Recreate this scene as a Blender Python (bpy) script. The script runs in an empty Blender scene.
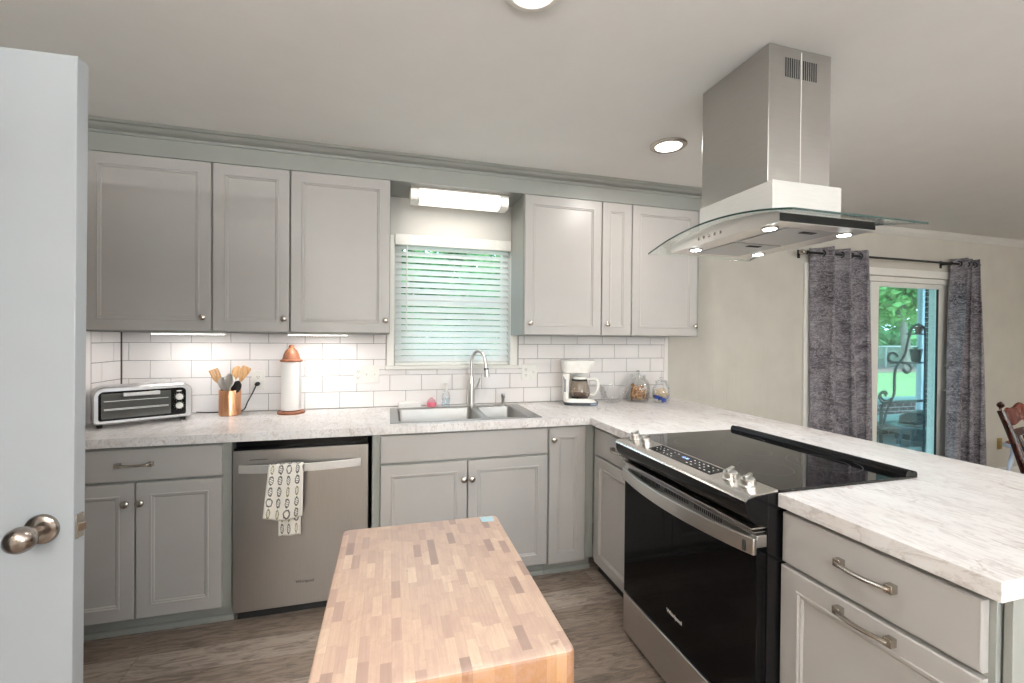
import bpy, bmesh, math, random
from mathutils import Vector, Matrix
random.seed(7)
C = bpy.context.scene.collection
PI = math.pi
def R(d): return math.radians(d)

# ------------------------------------------------------------------ camera, world, lights, exposure
CX, CY, CZ, YAW, PIT, ROL, FPX = 1.27458, -2.97997, 1.36989, 0.27265, -0.00861, 0.00856, 441.221
fw = Vector((math.sin(YAW)*math.cos(PIT), math.cos(YAW)*math.cos(PIT), math.sin(PIT)))
rt = Vector((math.cos(YAW), -math.sin(YAW), 0)); up = rt.cross(fw)
r2 = rt*math.cos(ROL)+up*math.sin(ROL); u2 = -rt*math.sin(ROL)+up*math.cos(ROL)
cam_data = bpy.data.cameras.new('camera'); cam = bpy.data.objects.new('camera', cam_data); C.objects.link(cam)
cam_data.sensor_width = 36; cam_data.lens = FPX*36/1024; cam_data.clip_start = .02; cam_data.clip_end = 300
cam.matrix_world = Matrix(((r2.x, u2.x, -fw.x, CX), (r2.y, u2.y, -fw.y, CY), (r2.z, u2.z, -fw.z, CZ), (0, 0, 0, 1)))
S = bpy.context.scene; S.camera = cam
S.view_settings.view_transform = 'Standard'; S.view_settings.look = 'None'
S.view_settings.exposure = 0.0; S.view_settings.gamma = 1; S.view_settings.use_curve_mapping = False
S.cycles.use_denoising = True
S.cycles.max_bounces = 10; S.cycles.diffuse_bounces = 5; S.cycles.glossy_bounces = 4
S.cycles.transmission_bounces = 6; S.cycles.transparent_max_bounces = 10
S.cycles.sample_clamp_indirect = 6; S.cycles.caustics_reflective = False; S.cycles.caustics_refractive = False
W = bpy.data.worlds.new('sky'); S.world = W; W.use_nodes = True
bg = W.node_tree.nodes['Background']; bg.inputs[0].default_value = (.70, .88, 1.0, 1); bg.inputs[1].default_value = 5.2

def lamp(name, kind, loc, power, color=(1, 1, 1), size=.2, sizey=None, target=None, spot=None):
    d = bpy.data.lights.new(name, kind); d.energy = power; d.color = color
    if kind == 'AREA':
        d.size = size
        if sizey: d.shape = 'RECTANGLE'; d.size_y = sizey
        else: d.shape = 'DISK'
    elif kind == 'SUN': d.angle = size
    else: d.shadow_soft_size = size
    if spot: d.spot_size = R(spot); d.spot_blend = .6
    o = bpy.data.objects.new(name, d); C.objects.link(o); o.location = loc
    v = Vector(target)-Vector(loc) if target else Vector((0, 0, -1))
    o.rotation_euler = v.to_track_quat('-Z', 'Y').to_euler()
    return o
ZC = 2.412
lamp('sun', 'SUN', (0, 0, 20), 6, (.85, 1.0, .95), .02, target=(6, 9, 0))
# fill light added behind the camera, set at an added window
lamp('added_front_fill', 'AREA', (2.6, -5.30, 1.45), 38, (.95, .97, 1.0), 1.7, 1.3, target=(2.6, 0, 1.3))
SPOTS = [(1.682, -1.725), (2.716, -.912), (1.7, -4.1), (3.6, -3.9), (5.6, -2.0), (5.6, -4.2)]  # last four are unseen fixtures added as fill
for i, (x, y) in enumerate(SPOTS):
    lamp('recessed_lamp', 'AREA', (x, y, ZC-.022), 8.5, (1.0, .96, .91), .13)

FILL_LAMPS = [(.35, -4.7), (4.3, -4.8), (7.6, -4.6)]  # unseen uplights added to brighten the ceiling
for x, y in FILL_LAMPS: lamp('added_fill_bulb', 'AREA', (x, y, 1.80), 330 if x < 1 else 85, (.98, .97, .96), .26, target=(x, y, 3))
# ------------------------------------------------------------------ mesh builder
class B:
    def __init__(s): s.v = []; s.f = []; s.mi = []; s.m = 0; s.M = None
    def add(s, vs, fs):
        n = len(s.v)
        if s.M is not None: vs = [tuple(s.M @ Vector(v)) for v in vs]
        s.v += [tuple(v) for v in vs]; s.f += [tuple(n+i for i in f) for f in fs]; s.mi += [s.m]*len(fs)
        return s
    def box(s, x0, x1, y0, y1, z0, z1):
        if x0 > x1: x0, x1 = x1, x0
        if y0 > y1: y0, y1 = y1, y0
        if z0 > z1: z0, z1 = z1, z0
        return s.add([(x0, y0, z0), (x1, y0, z0), (x1, y1, z0), (x0, y1, z0), (x0, y0, z1), (x1, y0, z1), (x1, y1, z1), (x0, y1, z1)],
              [(0, 3, 2, 1), (4, 5, 6, 7), (0, 1, 5, 4), (1, 2, 6, 5), (2, 3, 7, 6), (3, 0, 4, 7)])
    def loft(s, rings, cap0=True, cap1=True, closed=True):
        vs = [p for r in rings for p in r]; n = len(rings[0]); fs = []
        for k in range(len(rings)-1):
            for i in range(n if closed else n-1):
                j = (i+1) % n
                fs.append((k*n+i, k*n+j, (k+1)*n+j, (k+1)*n+i))
        if cap0: fs.append(tuple(reversed(range(n))))
        if cap1: fs.append(tuple((len(rings)-1)*n+i for i in range(n)))
        return s.add(vs, fs)
    def lathe(s, prof, c=(0, 0, 0), axis='z', seg=20, cap=True, sx=1, sy=1):
        rings = []
        for r, z in prof:
            ring = []
            for i in range(seg):
                a = 2*PI*i/seg; u, v = r*math.cos(a)*sx, r*math.sin(a)*sy
                if axis == 'z': p = (u, v, z)
                elif axis == '-y': p = (u, -z, v)
                elif axis == 'y': p = (-u, z, v)
                elif axis == 'x': p = (z, u, v)
                else: p = (-z, -u, v)
                ring.append((p[0]+c[0], p[1]+c[1], p[2]+c[2]))
            rings.append(ring)
        return s.loft(rings, cap, cap)
    def tube(s, pts, r, seg=8, cap=True, flat=None, closed=False):
        pts = [Vector(p) for p in pts]; n = len(pts); rad = r if isinstance(r, (list, tuple)) else [r]*n
        rings = []; prev = None
        for i, p in enumerate(pts):
            if closed: t = pts[(i+1) % n]-pts[i-1]
            else: t = pts[min(i+1, n-1)]-pts[max(i-1, 0)]
            t.normalize()
            if prev is None:
                a = Vector((0, 0, 1)) if abs(t.z) < .9 else Vector((1, 0, 0))
                nrm = t.cross(a).normalized()
            else:
                nrm = (prev-t*prev.dot(t))
                nrm = nrm.normalized() if nrm.length > 1e-6 else t.orthogonal().normalized()
            prev = nrm; b = t.cross(nrm)
            ring = []
            for k in range(seg):
                a = 2*PI*(k+.5)/seg
                ru, rv = (rad[i], rad[i]) if flat is None else (rad[i]*flat[0], rad[i]*flat[1])
                ring.append(tuple(p+nrm*(math.cos(a)*ru)+b*(math.sin(a)*rv)))
            rings.append(ring)
        if closed: rings.append(rings[0]); cap = False
        return s.loft(rings, cap, cap)
    def prism(s, poly, axis, a, b):
        # poly in the two other axes (in order x,y,z without axis)
        def P(u, v, w):
            return {'x': (w, u, v), 'y': (u, w, v), 'z': (u, v, w)}[axis]
        return s.loft([[P(u, v, a) for u, v in poly], [P(u, v, b) for u, v in poly]])
    def cells(s, us, vs, filled, a, b, axis):
        # a plate made of the filled cells of a grid, thickness a..b on axis
        def P(u, v, w): return {'x': (w, u, v), 'y': (u, w, v), 'z': (u, v, w)}[axis]
        vid = {}; V = []; F = []
        def g(i, j, k):
            if (i, j, k) not in vid: vid[(i, j, k)] = len(V); V.append(P(us[i], vs[j], b if k else a))
            return vid[(i, j, k)]
        fl = set(filled)
        for (i, j) in fl:
            F.append((g(i, j, 1), g(i+1, j, 1), g(i+1, j+1, 1), g(i, j+1, 1)))
            F.append((g(i, j, 0), g(i, j+1, 0), g(i+1, j+1, 0), g(i+1, j, 0)))
            for (di, dj, e) in ((-1, 0, ((i, j+1), (i, j))), (1, 0, ((i+1, j), (i+1, j+1))), (0, -1, ((i, j), (i+1, j))), (0, 1, ((i+1, j+1), (i, j+1)))):
                if (i+di, j+dj) not in fl:
                    (p, q), (r_, t_) = e
                    F.append((g(p, q, 0), g(r_, t_, 0), g(r_, t_, 1), g(p, q, 1)))
        return s.add(V, F)
    def sheet(s, fn, nu, nv):
        vs = [fn(i/nu, j/nv) for j in range(nv+1) for i in range(nu+1)]
        fs = [(j*(nu+1)+i, j*(nu+1)+i+1, (j+1)*(nu+1)+i+1, (j+1)*(nu+1)+i) for j in range(nv) for i in range(nu)]
        return s.add(vs, fs)
    def obj(s, name, mats, parent=None, loc=(0, 0, 0), bevel=0, smooth=True, ang=35, seg=2, solid=0, rotz=0):
        me = bpy.data.meshes.new(name); me.from_pydata(s.v, [], s.f)
        bm = bmesh.new(); bm.from_mesh(me); bmesh.ops.recalc_face_normals(bm, faces=bm.faces); bm.to_mesh(me); bm.free()
        if not isinstance(mats, (list, tuple)): mats = [mats]
        for m in mats: me.materials.append(m)
        me.polygons.foreach_set('material_index', s.mi)
        if smooth:
            me.polygons.foreach_set('use_smooth', [True]*len(me.polygons)); me.set_sharp_from_angle(angle=R(ang))
        o = bpy.data.objects.new(name, me); C.objects.link(o); o.location = loc; o.rotation_euler = (0, 0, rotz)
        if parent: o.parent = parent
        if solid:
            md = o.modifiers.new('thick', 'SOLIDIFY'); md.thickness = solid; md.offset = 0
        if bevel:
            md = o.modifiers.new('bevel', 'BEVEL'); md.width = bevel; md.segments = seg; md.limit_method = 'ANGLE'; md.angle_limit = R(40)
        me.update()
        return o

def tag(o, label=None, cat=None, group=None, kind=None):
    if label: o['label'] = label
    if cat: o['category'] = cat
    if group: o['group'] = group
    if kind: o['kind'] = kind
    return o
def thing(name, label, cat, loc=(0, 0, 0), rotz=0, group=None, kind=None):
    o = bpy.data.objects.new(name, None); C.objects.link(o); o.empty_display_size = .05
    o.location = loc; o.rotation_euler = (0, 0, rotz)
    return tag(o, label, cat, group, kind)
def dup(o, parent=None):
    c = o.copy(); C.objects.link(c)
    if parent: c.parent = parent
    for ch in list(o.children): dup(ch, c)
    return c
def text(s, size, loc, rot, mat, parent, name, ext=.0004):
    cu = bpy.data.curves.new('txt', 'FONT'); cu.body = s; cu.size = size; cu.extrude = ext; cu.align_x = 'CENTER'; cu.align_y = 'CENTER'
    t = bpy.data.objects.new('txt', cu); C.objects.link(t)
    bpy.context.view_layer.update()
    me = bpy.data.meshes.new_from_object(t); bpy.data.objects.remove(t)
    me.materials.clear(); me.materials.append(mat)
    o = bpy.data.objects.new(name, me); C.objects.link(o); o.location = loc; o.rotation_euler = rot; o.parent = parent
    return o
def bez(p0, p1, p2, n=10):
    p0, p1, p2 = Vector(p0), Vector(p1), Vector(p2)
    return [p0*(1-t)**2+p1*2*t*(1-t)+p2*t*t for t in [i/n for i in range(n+1)]]
def smoothpts(pts, n=4):
    # Catmull-Rom through points
    P = [Vector(p) for p in pts]; P = [P[0]*2-P[1]]+P+[P[-1]*2-P[-2]]; out = []
    for i in range(1, len(P)-2):
        for k in range(n):
            t = k/n
            out.append(.5*((2*P[i])+(P[i+1]-P[i-1])*t+(2*P[i-1]-5*P[i]+4*P[i+1]-P[i+2])*t*t+(3*P[i]-3*P[i+1]+P[i+2]-P[i-1])*t**3))
    out.append(P[-2]); return out

# ------------------------------------------------------------------ materials
def srgb(r, g, b): return tuple(((c/255)/12.92 if c/255 <= .04045 else ((c/255+.055)/1.055)**2.4) for c in (r, g, b))+(1,)
class N:
    def __init__(s, name):
        s.mat = bpy.data.materials.new(name); s.mat.use_nodes = True; s.t = s.mat.node_tree
        s.p = s.t.nodes['Principled BSDF']; s.out = s.t.nodes['Material Output']
    def n(s, typ, **k):
        o = s.t.nodes.new(typ)
        for a, b in k.items(): setattr(o, a, b)
        return o
    def l(s, a, b): s.t.links.new(a, b)
    def math(s, op, a, b=None, c=None):
        m = s.n('ShaderNodeMath', operation=op)
        for i, x in enumerate((a, b, c)):
            if x is None: continue
            if isinstance(x, (int, float)): m.inputs[i].default_value = x
            else: s.l(x, m.inputs[i])
        return m.outputs[0]
    def coord(s, scale=(1, 1, 1), rot=(0, 0, 0), kind='Object'):
        tc = s.n('ShaderNodeTexCoord'); mp = s.n('ShaderNodeMapping'); s.l(tc.outputs[kind], mp.inputs[0])
        mp.inputs['Scale'].default_value = scale; mp.inputs['Rotation'].default_value = rot
        return mp.outputs[0]
    def noise(s, vec, scale, detail=4, rough=.55, dist=0):
        t = s.n('ShaderNodeTexNoise'); s.l(vec, t.inputs['Vector']); t.inputs['Scale'].default_value = scale
        t.inputs['Detail'].default_value = detail; t.inputs['Roughness'].default_value = rough; t.inputs['Distortion'].default_value = dist
        return t.outputs[0]
    def ramp(s, fac, stops, interp='LINEAR'):
        r = s.n('ShaderNodeValToRGB'); s.l(fac, r.inputs[0]); e = r.color_ramp.elements; r.color_ramp.interpolation = interp
        while len(e) < len(stops): e.new(.5)
        for i, (p, c) in enumerate(stops):
            e[i].position = p; e[i].color = c if isinstance(c, (tuple, list)) else (c, c, c, 1)
        return r.outputs[0]
    def mix(s, fac, a, b, blend='MIX'):
        m = s.n('ShaderNodeMix', data_type='RGBA', blend_type=blend)
        for i, x in ((0, fac), (6, a), (7, b)):
            if isinstance(x, (int, float, tuple)): m.inputs[i].default_value = x
            else: s.l(x, m.inputs[i])
        return m.outputs[2]
    def base(s, x):
        if isinstance(x, tuple): s.p.inputs['Base Color'].default_value = x
        else: s.l(x, s.p.inputs['Base Color'])
        return s
    def set(s, **k):
        nm = dict(rough='Roughness', metal='Metallic', trans='Transmission Weight', ior='IOR', coat='Coat Weight', spec='Specular IOR Level', sheen='Sheen Weight', aniso='Anisotropic', sub='Subsurface Weight')
        for a, b in k.items():
            i = s.p.inputs[nm[a]]
            if isinstance(b, (int, float)): i.default_value = b
            else: s.l(b, i)
        return s
    def bump(s, h, strength=.3, dist=.002):
        b = s.n('ShaderNodeBump'); s.l(h, b.inputs['Height']); b.inputs['Strength'].default_value = strength; b.inputs['Distance'].default_value = dist
        s.l(b.outputs[0], s.p.inputs['Normal']); return s

def paint(name, col, rough=.5, var=.04, bump=.05, scale=6):
    m = N(name); c = m.coord(); n = m.noise(c, scale, 3)
    k = m.ramp(n, [(.3, tuple(x*(1-var) for x in col[:3])+(1,)), (.7, tuple(min(1, x*(1+var)) for x in col[:3])+(1,))])
    m.base(k).set(rough=rough); m.bump(m.noise(c, 180, 2), bump, .001); return m.mat
def metal(name, col, rough=.3, stretch=(1, 1, 60), var=.035, metalness=1.0):
    m = N(name); c = m.coord(stretch); n = m.noise(c, 9, 3)
    m.base(m.ramp(n, [(.3, tuple(x*(1-var) for x in col[:3])+(1,)), (.7, tuple(min(1, x*(1+var)) for x in col[:3])+(1,))]))
    m.set(metal=metalness, rough=m.ramp(n, [(.2, rough*.93), (.8, rough*1.07)])); return m.mat
def plain(name, col, rough=.5, metalness=0, **k):
    m = N(name); c = m.coord(); n = m.noise(c, 25, 2)
    m.base(m.ramp(n, [(.3, tuple(x*.96 for x in col[:3])+(1,)), (.7, tuple(min(1, x*1.04) for x in col[:3])+(1,))])).set(rough=rough, metal=metalness, **k); return m.mat
def emit(name, col, strength):
    m = N(name); m.p.inputs['Base Color'].default_value = (.8, .8, .8, 1)
    m.p.inputs['Emission Color'].default_value = col; m.p.inputs['Emission Strength'].default_value = strength; return m.mat
def thin_glass(name, tint, refl=.12, rough=.0):
    m = N(name); t = m.n('ShaderNodeBsdfTransparent'); t.inputs[0].default_value = tint
    g = m.n('ShaderNodeBsdfGlossy'); g.inputs['Roughness'].default_value = rough; g.inputs[0].default_value = (1, 1, 1, 1)
    fr = m.n('ShaderNodeFresnel'); fr.inputs[0].default_value = 1.45
    f = m.math('ADD', m.math('MULTIPLY', fr.outputs[0], .5 if refl > .01 else .35), refl*.2)
    mx = m.n('ShaderNodeMixShader'); m.l(f, mx.inputs[0]); m.l(t.outputs[0], mx.inputs[1]); m.l(g.outputs[0], mx.inputs[2])
    m.l(mx.outputs[0], m.out.inputs[0]); return m.mat

CAB = srgb(172, 169, 166); FRAME = srgb(146, 148, 143)
M = {}
M['cab'] = paint('cabinet_paint', CAB, .33, .02, .04)
M['frame'] = paint('frame_paint', FRAME, .4, .02, .04)
M['wall'] = paint('wall_paint', srgb(206, 203, 197), .6, .02, .08)
M['ceiling'] = paint('ceiling_paint', srgb(229, 228, 225), .8, .015, .15)
M['white'] = paint('white_trim', srgb(232, 230, 224), .4, .02, .03)
M['door'] = paint('door_paint', srgb(158, 163, 167), .35, .02, .03)
M['steel'] = metal('brushed_steel', (.66, .645, .62, 1), .30)
M['steel_h'] = metal('steel_horizontal', (.60, .58, .56, 1), .32, (2, 60, 60))
M['dw'] = metal('dishwasher_steel', (.47, .45, .43, 1), .36, (60, 60, 1.2))
M['sink'] = metal('sink_steel', (.36, .355, .345, 1), .42, (1, 40, 1))
M['nickel'] = metal('brushed_nickel', (.50, .46, .41, 1), .26, (20, 20, 20))
M['bronze'] = metal('satin_nickel_knob', (.33, .29, .26, 1), .24, (20, 20, 20))
M['black'] = plain('black_enamel', (.004, .004, .0045, 1), .16, spec=.22)
M['ovenglass'] = plain('oven_door_glass', (.002, .002, .0022, 1), .04, spec=.10)
M['blackglass'] = plain('black_glass', (.003, .003, .0035, 1), .03, spec=.3)
M['rubber'] = plain('black_rubber', (.012, .012, .012, 1), .6)
M['dark'] = plain('dark_gap', (.02, .02, .02, 1), .8)
M['whiteplastic'] = plain('white_plastic', srgb(236, 234, 228), .3)
M['grout'] = paint('grey_grout', srgb(112, 108, 106), .9, .05, .2)
M['iron'] = plain('wrought_iron', (.02, .03, .035, 1), .5)
M['lamp'] = emit('lamp_diffuser', (1, .97, .93, 1), 9)
M['tubelamp'] = emit('fluorescent_lens', (1, .95, .87, 1), 1.25)
M['led'] = emit('led_cool', (.85, .93, 1, 1), 30)
M['strip'] = emit('led_strip', (1, .96, .88, 1), 8)
M['glass'] = thin_glass('clear_glass', (.96, .98, .97, 1), .1)
M['hoodglass'] = thin_glass('hood_glass', (.96, .985, .975, 1), .05)
M['windowglass'] = thin_glass('daylight_tint_glass', (.80, .95, .96, 1), .0)  # teal cast of the outdoor light put into the glass tint
M['kitchenglass'] = thin_glass('kitchen_window_glass', (.97, .985, 1.0, 1), .0)
M['glassedge'] = plain('dark_glass_edge', (.02, .05, .045, 1), .1)
M['copper'] = metal('copper', (.80, .42, .24, 1), .28, (40, 40, 1))
M['paper'] = paint('paper_towel', srgb(243, 241, 238), .95, .01, .3)

def wood(name, c0, c1, c2, scale=(1, 14, 14), rough=.45, k=4):
    m = N(name); v = m.coord(scale); n = m.noise(v, k, 6, .6, .6)
    m.base(m.ramp(n, [(.25, c0), (.5, c1), (.75, c2)])).set(rough=rough); m.bump(n, .08, .002); return m.mat
M['utensil'] = wood('utensil_wood', srgb(176, 128, 84), srgb(214, 168, 118), srgb(228, 190, 145), (20, 20, 3))
M['darkwood'] = wood('dark_chair_wood', srgb(20, 8, 6), srgb(44, 16, 10), srgb(80, 30, 16), (10, 10, 3), .25)
M['redwood'] = wood('red_seat_wood', srgb(120, 52, 28), srgb(158, 74, 40), srgb(180, 92, 52), (3, 12, 12), .25)
M['holderwood'] = wood('carved_wood', srgb(110, 66, 44), srgb(146, 92, 64), srgb(170, 112, 82), (14, 14, 5), .5)

def staves(name, w, L, cols, axis_w=0, axis_l=1, grain=True, rough=.4, seam=.0, groovecol=None, contrast=1):
    # strips of width w, random lengths about L, each with its own tone
    m = N(name); tc = m.n('ShaderNodeTexCoord'); sp = m.n('ShaderNodeSeparateXYZ'); m.l(tc.outputs['Object'], sp.inputs[0])
    u = m.math('DIVIDE', sp.outputs[axis_w], w); ui = m.math('FLOOR', u)
    wn = m.n('ShaderNodeTexWhiteNoise', noise_dimensions='1D'); m.l(ui, wn.inputs['W'])
    vv = m.math('ADD', m.math('DIVIDE', sp.outputs[axis_l], L), m.math('MULTIPLY', wn.outputs[0], 7.3)); vi = m.math('FLOOR', vv)
    cb = m.n('ShaderNodeCombineXYZ'); m.l(ui, cb.inputs[0]); m.l(vi, cb.inputs[1])
    w2 = m.n('ShaderNodeTexWhiteNoise', noise_dimensions='2D'); m.l(cb.outputs[0], w2.inputs['Vector'])
    col = m.ramp(w2.outputs[0], cols)
    sc = [1, 1, 1]; sc[axis_w] = 28/(w*20); sc[axis_l] = 2.2/(w*10) if False else 3
    off = m.n('ShaderNodeVectorMath', operation='MULTIPLY_ADD'); m.l(w2.outputs[1], off.inputs[0]); off.inputs[1].default_value = (9, 9, 9)
    mp = m.n('ShaderNodeMapping'); m.l(tc.outputs['Object'], mp.inputs[0]); mp.inputs['Scale'].default_value = sc
    m.l(mp.outputs[0], off.inputs[2])
    return m, col, off.outputs[0], u, vv
def butcher(name, c, dark=.0):
    m, col, vec, u, vv = staves(name, .0165, .060, c)
    g = m.noise(vec, 3.0, 5, .6, .4); col = m.mix(m.ramp(g, [(.35, 0), (.75, .22)]), col, srgb(120, 84, 62), 'MIX')
    k0 = m.noise(m.coord((1, .6, 1)), 26, 6, .75, .8); col = m.mix(m.ramp(k0, [(.44, 0), (.62, .38)]), col, srgb(168, 138, 128)); k = m.noise(m.coord((9, 9, 9)), 3.5, 3, .6); col = m.mix(m.ramp(k, [(.68, 0), (.76, .55)]), col, srgb(116, 82, 64))
    fr = m.math('FRACT', u); e = m.math('LESS_THAN', fr, .035); col = m.mix(m.math('MULTIPLY', e, .12), col, srgb(130, 92, 66))
    m.base(col).set(rough=.42); return m.mat
M['butcher_top'] = butcher('butcher_block_top', [(0, srgb(148, 126, 116)), (.08, srgb(170, 145, 132)), (.22, srgb(188, 162, 146)), (.8, srgb(199, 173, 154)), (1, srgb(210, 188, 166))])
M['butcher_side'] = butcher('butcher_block_side', [(0, srgb(134, 94, 62)), (.5, srgb(162, 120, 82)), (1, srgb(178, 138, 98))])
def floor_mat():
    m, col, vec, u, vv = staves('plank_floor', .152, 1.2, [(0, srgb(124, 109, 98)), (.4, srgb(142, 127, 115)), (.75, srgb(160, 145, 133)), (1, srgb(176, 162, 150))], 1, 0)
    tc = m.coord((1.6, 16, 1)); off = m.n('ShaderNodeVectorMath', operation='ADD'); m.l(tc, off.inputs[0]); m.l(vec, off.inputs[1])
    g = m.noise(off.outputs[0], 1.6, 8, .68, 1.2)
    col = m.mix(m.ramp(g, [(.38, .62), (.56, 0)]), col, srgb(74, 62, 55)); col = m.mix(m.ramp(g, [(.55, 0), (.8, .4)]), col, srgb(178, 166, 156))
    e = m.math('LESS_THAN', m.math('FRACT', u), .014); e2 = m.math('LESS_THAN', m.math('FRACT', vv), .0022)
    e = m.math('MAXIMUM', e, e2)
    col = m.mix(m.math('MULTIPLY', e, .6), col, srgb(50, 42, 38)); m.base(col).set(rough=.42); m.bump(g, .12, .002); return m.mat
M['floor'] = floor_mat()
def marble():
    m = N('laminate_marble'); v = m.coord((1.4, 1, 1), (0, 0, .6)); d = m.noise(v, 3, 6, .6, .8)
    b = m.mix(m.ramp(d, [(.35, 0), (.65, 1)]), srgb(219, 214, 212), srgb(233, 231, 230))
    v2 = m.coord((5, 1.2, 3), (0, 0, .75)); s2 = m.noise(v2, 9, 7, .7, 1.5)
    b = m.mix(m.ramp(s2, [(.42, .40), (.50, 0)]), b, srgb(172, 161, 157))
    n = m.noise(v, 2.3, 7, .62, 1.6); vein = m.math('ABSOLUTE', m.math('SUBTRACT', n, .5))
    n3 = m.noise(v, 5, 3); vm = m.math('MULTIPLY', m.ramp(vein, [(0, 1), (.02, 0)]), m.ramp(n3, [(.48, 0), (.62, .6)]))
    b = m.mix(vm, b, srgb(150, 132, 122)); m.base(b).set(rough=.3); return m.mat
M['marble'] = marble()
def tile_mat():
    m = N('white_subway_tile'); v = m.coord(); n = m.noise(v, 2.5, 2)
    m.base(m.ramp(n, [(.3, srgb(236, 231, 229)), (.7, srgb(245, 242, 241))])).set(rough=.12); m.bump(m.noise(v, 14, 2), .04, .002); return m.mat
M['tile'] = tile_mat()
def panel_wall():
    m = N('grooved_panel_wall'); tc = m.n('ShaderNodeTexCoord'); sp = m.n('ShaderNodeSeparateXYZ'); m.l(tc.outputs['Object'], sp.inputs[0])
    f = m.math('FRACT', m.math('DIVIDE', sp.outputs[0], .135)); g = m.math('LESS_THAN', f, .05)
    f2 = m.math('LESS_THAN', m.math('FRACT', m.math('DIVIDE', m.math('ADD', sp.outputs[0], .05), .405)), .016)
    h = m.math('SUBTRACT', 1, m.math('MAXIMUM', g, f2)); n = m.noise(m.coord(), 4, 3)
    m.base(m.ramp(n, [(.3, srgb(194, 190, 180)), (.7, srgb(202, 198, 188))])).set(rough=.6); m.bump(h, .45, .003); return m.mat
M['panelwall'] = panel_wall()
def curtain_mat():
    m = N('sketch_print_curtain'); v = m.coord((1, 1, 1)); n = m.noise(v, 5, 6, .7, 1)
    b = m.ramp(n, [(.34, srgb(74, 68, 76)), (.5, srgb(118, 112, 119)), (.68, srgb(160, 156, 162))])
    n2 = m.noise(m.coord((1.3, 1, 2.2)), 7, 5, .7, 2.5); ln = m.math('ABSOLUTE', m.math('SUBTRACT', n2, .5))
    b = m.mix(m.ramp(ln, [(0, .8), (.03, 0)]), b, srgb(205, 201, 206))
    n4 = m.noise(m.coord((2, 1, 14)), 5, 4, .8, .6); b = m.mix(m.ramp(n4, [(.5, 0), (.68, .3)]), b, srgb(190, 186, 192))
    n3 = m.noise(m.coord((1.5, 1, 9)), 8, 4, .7, 1); b = m.mix(m.ramp(n3, [(.36, .4), (.46, 0)]), b, srgb(52, 46, 56))
    m.base(b).set(rough=.95); m.p.inputs['Sheen Weight'].default_value = .2
    tr = m.n('ShaderNodeBsdfTranslucent'); m.l(b, tr.inputs[0]); mx = m.n('ShaderNodeMixShader'); mx.inputs[0].default_value = .22
    m.l(m.p.outputs[0], mx.inputs[1]); m.l(tr.outputs[0], mx.inputs[2]); m.l(mx.outputs[0], m.out.inputs[0]); return m.mat
M['curtain'] = curtain_mat()
def slat_mat():
    m = N('white_blind_slat'); m.base(srgb(235, 238, 240)).set(rough=.4)
    n = m.noise(m.coord((1, 5, 5)), 4, 3); m.base(m.ramp(n, [(.3, srgb(228, 232, 236)), (.7, srgb(242, 244, 246))]))
    tr = m.n('ShaderNodeBsdfTranslucent'); tr.inputs[0].default_value = (1.0, .98, .95, 1); mx = m.n('ShaderNodeMixShader'); mx.inputs[0].default_value = .62
    m.l(m.p.outputs[0], mx.inputs[1]); m.l(tr.outputs[0], mx.inputs[2]); m.l(mx.outputs[0], m.out.inputs[0]); return m.mat
M['slat'] = slat_mat()
def towel_mat():
    # rows of small dark kitchen motifs on white cotton; object x,z in metres
    m = N('printed_tea_towel'); tc = m.n('ShaderNodeTexCoord'); sp = m.n('ShaderNodeSeparateXYZ'); m.l(tc.outputs['UV'], sp.inputs[0])
    u = m.math('MULTIPLY', sp.outputs[0], 4.2); v = m.math('MULTIPLY', sp.outputs[1], 5.4)
    ui, vi = m.math('FLOOR', u), m.math('FLOOR', v); cb = m.n('ShaderNodeCombineXYZ'); m.l(ui, cb.inputs[0]); m.l(vi, cb.inputs[1])
    wn = m.n('ShaderNodeTexWhiteNoise', noise_dimensions='2D'); m.l(cb.outputs[0], wn.inputs['Vector'])
    ns = m.noise(m.coord((1, 1, 1), kind='UV'), 22, 3, .6)
    fx = m.math('SUBTRACT', m.math('FRACT', u), .5); fy = m.math('SUBTRACT', m.math('FRACT', v), .5)
    kx = m.math('ADD', 1.0, m.math('MULTIPLY', wn.outputs[0], 1.3))
    d = m.math('SQRT', m.math('ADD', m.math('POWER', m.math('MULTIPLY', fx, kx), 2), m.math('POWER', fy, 2)))
    d = m.math('ADD', d, m.math('MULTIPLY', m.math('SUBTRACT', ns, .5), .35))
    ring = m.math('LESS_THAN', m.math('ABSOLUTE', m.math('SUBTRACT', d, .36)), .075)
    ln = m.math('LESS_THAN', m.math('ABSOLUTE', m.math('SUBTRACT', m.math('FRACT', m.math('MULTIPLY', m.math('ADD', fy, m.math('MULTIPLY', wn.outputs[0], fx)), 5)), .5)), .16)
    ins = m.math('MULTIPLY', ln, m.math('LESS_THAN', d, .34)); sel = m.math('GREATER_THAN', wn.outputs[0], .25); ins = m.math('MULTIPLY', ins, sel)
    k = m.math('MAXIMUM', ring, ins)
    ink = m.ramp(wn.outputs[0], [(0, srgb(50, 50, 46)), (.78, srgb(40, 40, 40)), (.8, srgb(120, 112, 50)), (1, srgb(120, 112, 50))], 'CONSTANT')
    m.base(m.mix(m.math('MULTIPLY', k, .88), srgb(236, 233, 226), ink)).set(rough=.95); return m.mat
M['towel'] = towel_mat()
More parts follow.
